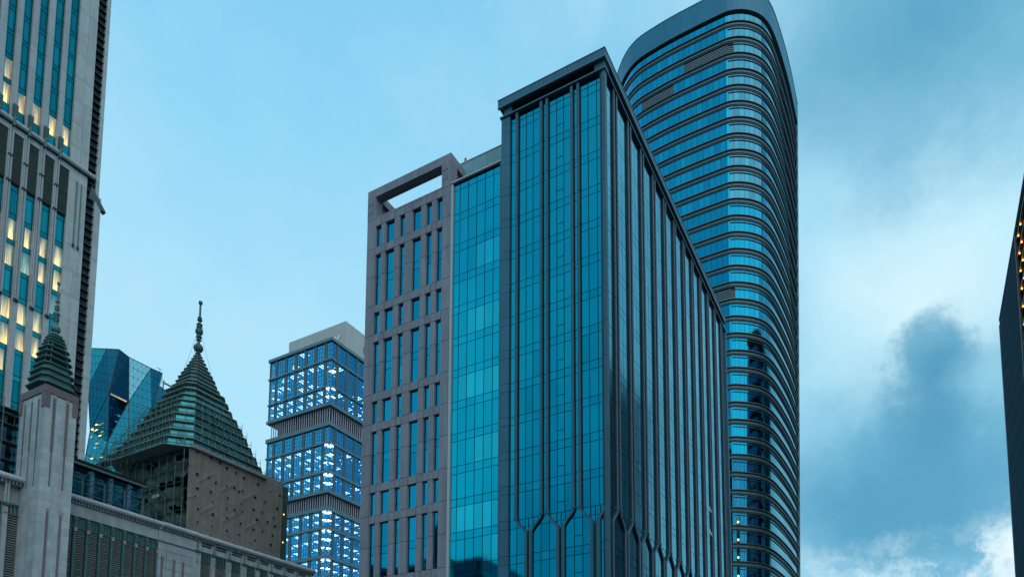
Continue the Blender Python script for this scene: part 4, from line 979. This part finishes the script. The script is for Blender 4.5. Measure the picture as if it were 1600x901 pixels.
# ------------------------------------------------------------------ tarpaulin and netting over the scaffold
def hmap(y, z):
    v = 0
    for a, (yc, zc, s_) in enumerate(FOLDS):
        t = (y-yc)*s_[0]+(z-zc)*s_[1]; u = (y-yc)*s_[1]-(z-zc)*s_[0]
        if 0 < u < s_[2]: v = max(v, .12*max(0, 1-abs(t)/.22))
    return v
FOLDS = []
for q in range(4):
    for r_ in range(3):
        yc, zc = 61.2+q*3.7+(.5 if r_ % 2 else 0), 42.4-r_*4.2
        for sg in (1, -1):
            l = math.hypot(1, .82); FOLDS.append((yc if sg > 0 else yc-2.1, zc if sg > 0 else zc-1.0, (.63, .77*sg if sg < 0 else .77, 3.4)))
b = MB(); ny, nz = 96, 80; Y0_, Y1_, Z0_, Z1_ = 58.85, 74.7, 28.5, 44.35
import mathutils
grid_ = []
for j in range(nz+1):
    row = []
    for i in range(ny+1):
        y = Y0_+(Y1_-Y0_)*i/ny; z = Z0_+(Z1_-Z0_)*j/nz
        o = hmap(y, z)*1.0 + .10*mathutils.noise.noise((y*.35, z*.35, 3)) + .03*mathutils.noise.noise((y*1.3, z*4.0, 7))
        o += .05*max(0, 1-abs(((z-Z0_) % 2.0)-1.0)/.10) + .05*max(0, 1-abs(((y-Y0_) % 3.3)-1.6)/.12)
        row.append((-85+o, y, z+(.06*math.sin(i*1.1)+.05*mathutils.noise.noise((y*2, 0, 1)) if j == nz else 0)))
    grid_.append(row)
b.ring(grid_, 'tarp', closed=False, cap=False)
tp = b.build('tarpaulin', None, smooth=True); tag(tp, 'brown construction tarpaulin with vent holes stretched beside the green pyramid roof', 'tarpaulin')
md = tp.modifiers.new('thick', 'SOLIDIFY'); md.thickness = .04
hp = [(60.0, 43.3), (61.9, 43.35), (63.4, 43.1), (64.7, 42.8), (66.0, 42.7), (67.6, 42.5), (69.8, 42.4), (72.2, 42.3), (73.9, 42.2), (60.0, 40.4), (61.8, 40.4), (63.1, 40.3), (64.6, 40.4), (66.0, 40.4), (67.5, 40.4), (66.7, 40.1), (69.7, 40.3), (71.4, 40.1), (73.8, 40.0), (60.1, 38.4), (62.4, 38.5), (64.8, 38.6), (67.3, 38.6), (69.3, 38.5), (70.9, 38.4), (73.1, 38.3), (59.9, 37.2), (62.6, 37.1), (65.0, 37.1), (66.2, 37.3), (67.4, 37.4), (69.8, 37.2), (71.8, 37.2), (73.2, 37.0), (60.5, 35.5), (62.5, 35.5), (64.9, 35.7), (67.2, 35.7), (69.5, 35.6), (71.1, 35.5), (73.0, 35.6), (60.5, 33.9), (62.5, 33.9), (65.0, 34.0), (67.2, 34.0), (69.7, 33.9), (72.7, 33.9)]
for i, (y, z) in enumerate(hp):
    r = R.uniform(.07, .17); y += R.uniform(-.2, .2); z += R.uniform(-.15, .15)
    o = 0.2
    b = MB(); b.ring([[(x, y+r*1.25*math.cos(a*math.pi/5), z+r*math.sin(a*math.pi/5)) for a in range(10)] for x in (-84.92, -84.76)], 'hole_black'); h = b.build('vent_hole', tp)
    h.location = h.location
T = thing('netted_scaffolding', 'dark scaffolding hung with torn green netting left of the brown tarpaulin', 'scaffolding', (-93, 58.5, 28))
b = MB(); ny, nz = 60, 60; g = []
for j in range(nz+1):
    row = []
    for i in range(ny+1):
        x = -98.2+13.1*i/ny; z = 28.4+15.6*j/nz; fold = mathutils.noise.noise((x*.5, z*.5, 9)); sag = .35*abs(math.sin(math.pi*((z-28.4)/2.05)))
        top = 43.2+1.2*math.sin((x+98)*.33)+.5*mathutils.noise.noise((x, 0, 5))
        row.append((x, 58.95-.9*fold-sag*.9, min(z, top)))
    g.append(row)
for j in range(nz):
    for i in range(ny):
        xm = (g[j][i][0]); zm = g[j][i][2]; hole = mathutils.noise.noise((xm*.35, zm*.6, 21))
        if hole > .33 or (g[j+1][i][2]-g[j][i][2] < .01): continue
        b.poly([g[j][i], g[j][i+1], g[j+1][i+1], g[j+1][i]], 'netting')
b.build('netting', T)
b = MB()
for i in range(9):
    x = -99.5+1.75*i
    for y in (58.45, 60.5): b.bar((x, y, 28.4), (x, y, 44.5 + (1.6 if i % 3 == 0 else .4)), .05, 'scaffold_tube', 6)
for j in range(9):
    z = 29.2+1.95*j
    for y in (58.45, 60.5): b.bar((-100, y, z), (-85.5, y, z), .05, 'scaffold_tube', 6)
    b.bar((-99.5+1.75*(j % 7), 58.4, z), (-97.75+1.75*(j % 7), 58.4, z+1.95), .04, 'scaffold_tube', 6); b.bar((-92.5+1.75*(j % 3), 58.4, z+1.95), (-90.75+1.75*(j % 3), 58.4, z), .04, 'scaffold_tube', 6)
b.build('scaffold_frame', T)
b = MB()      # platforms climbing the left slope of the pyramid
for j in range(5):
    z = 44.2+1.1*j; x0_ = -103.0+1.25*j; x1_ = -94
    for y in (56.9+.55*j, 58.2+.55*j):
        b.bar((x0_, y, z), (x1_, y, z), .045, 'scaffold_tube', 6); b.bar((x0_, y, z+.5), (x1_, y, z+.5), .03, 'scaffold_tube', 6)
        for i in range(7): x = x0_+(x1_-x0_)*i/6; b.bar((x, y, z-1.6), (x, y, z+1.0), .035, 'scaffold_tube', 6)
    b.box(x0_, x1_, 56.9+.55*j, 58.2+.55*j, z-.08, z-.02, 'slat_dark')
for j in range(6):
    z = 34+1.7*j; b.bar((-106, 56.5, z), (-98, 56.5, z), .05, 'scaffold_tube', 6); b.bar((-106, 58, z), (-98, 58, z), .05, 'scaffold_tube', 6); b.bar((-105.5+1.2*j, 56.5, z), (-104+1.2*j, 56.5, z+1.7), .035, 'scaffold_tube', 6)
for i in range(6):
    x = -106+1.5*i; b.bar((x, 56.5, 28.4), (x, 56.5, 43.5+.5*i), .05, 'scaffold_tube', 6); b.bar((x, 58, 28.4), (x, 58, 43.5+.5*i), .05, 'scaffold_tube', 6)
b.build('platforms', T)
b = MB()      # tubes and rails over the lower tiers of the pyramid
for j in range(6):
    z = 44.4+1.35*j; h = hz(z)+.5
    b.bar((cx-h, cy-h, z), (cx+h*.7, cy-h, z), .04, 'scaffold_tube', 6); b.bar((cx-h, cy-h, z+.55), (cx+h*.7, cy-h, z+.55), .03, 'scaffold_tube', 6)
    if j > 0: b.bar((cx+h, cy-h*.7, z), (cx+h, cy+h*.7, z), .04, 'scaffold_tube', 6)
    for i in range(9):
        x = cx-h+(1.7*h)*i/8; b.bar((x, cy-h, z-.9), (x, cy-h, z+.9), .035, 'scaffold_tube', 6)
        if j > 0: y = cy-h*.7+1.4*h*i/8; b.bar((cx+h, y, z-.7), (cx+h, y, z+.7), .03, 'scaffold_tube', 6)
    b.bar((cx-h+1.5*j*.4, cy-h-.05, z), (cx-h+1.5*j*.4+1.7, cy-h-.05, z+1.3), .03, 'scaffold_tube', 6)
tag(b.build('roof_scaffolding', None), 'light tube scaffolding climbing the lower tiers of the green pyramid roof', 'scaffolding')
b = MB()      # poles along the far edge of the tarpaulin
for i in range(7):
    y = 70.2+.72*i; b.bar((-86.3, y, 40), (-86.3, y, 45.2+R.uniform(0, .9)), .045, 'scaffold_tube', 6)
for z in (44.6, 45.2): b.bar((-86.3, 69.5, z), (-86.3, 75.2, z), .04, 'scaffold_tube', 6)
for i in range(4): b.bar((-85.5-.5*(i % 2), 75.1, 28.4), (-85.5-.5*(i % 2), 75.1, 45), .05, 'scaffold_tube', 6)
b.build('edge_poles', T)
one('shaded_edge', T, -86.5, -85.2, 74.8, 75.9, 28.4, 43.9, 'netting')
b = MB()
for z in (31.2, 35.0, 39.4): b.box(-85.1, -85.0, 75.0, 75.14, z, z+.14, 'lit_warm_small')
b.box(-91.4, -89.8, 58.0, 58.06, 37.4, 37.8, 'lit_dim'); b.box(-90.4, -89.9, 58.0, 58.06, 38.9, 39.1, 'lit_dim'); b.build('work_lights', T)

# ------------------------------------------------------------------ block across the street, behind the viewer, mirrored low in the turquoise glass
T = thing('opposite_block', 'dark office block across the street, mirrored low in the turquoise glass', 'office building', (-150, -45, 0))
one('core', T, -192, -108.6, -62, -30.6, 0, 60, 'band_dark')
for q in range(15):
    one('floor_band', T, -192, -108, -62, -30, 4*q+2.6, 4*q+3.9, 'steel_blue'); one('glass_band', T, -191.8, -108.3, -61.8, -30.3, 4*q+.1, 4*q+2.58, 'glass_facet_dark')
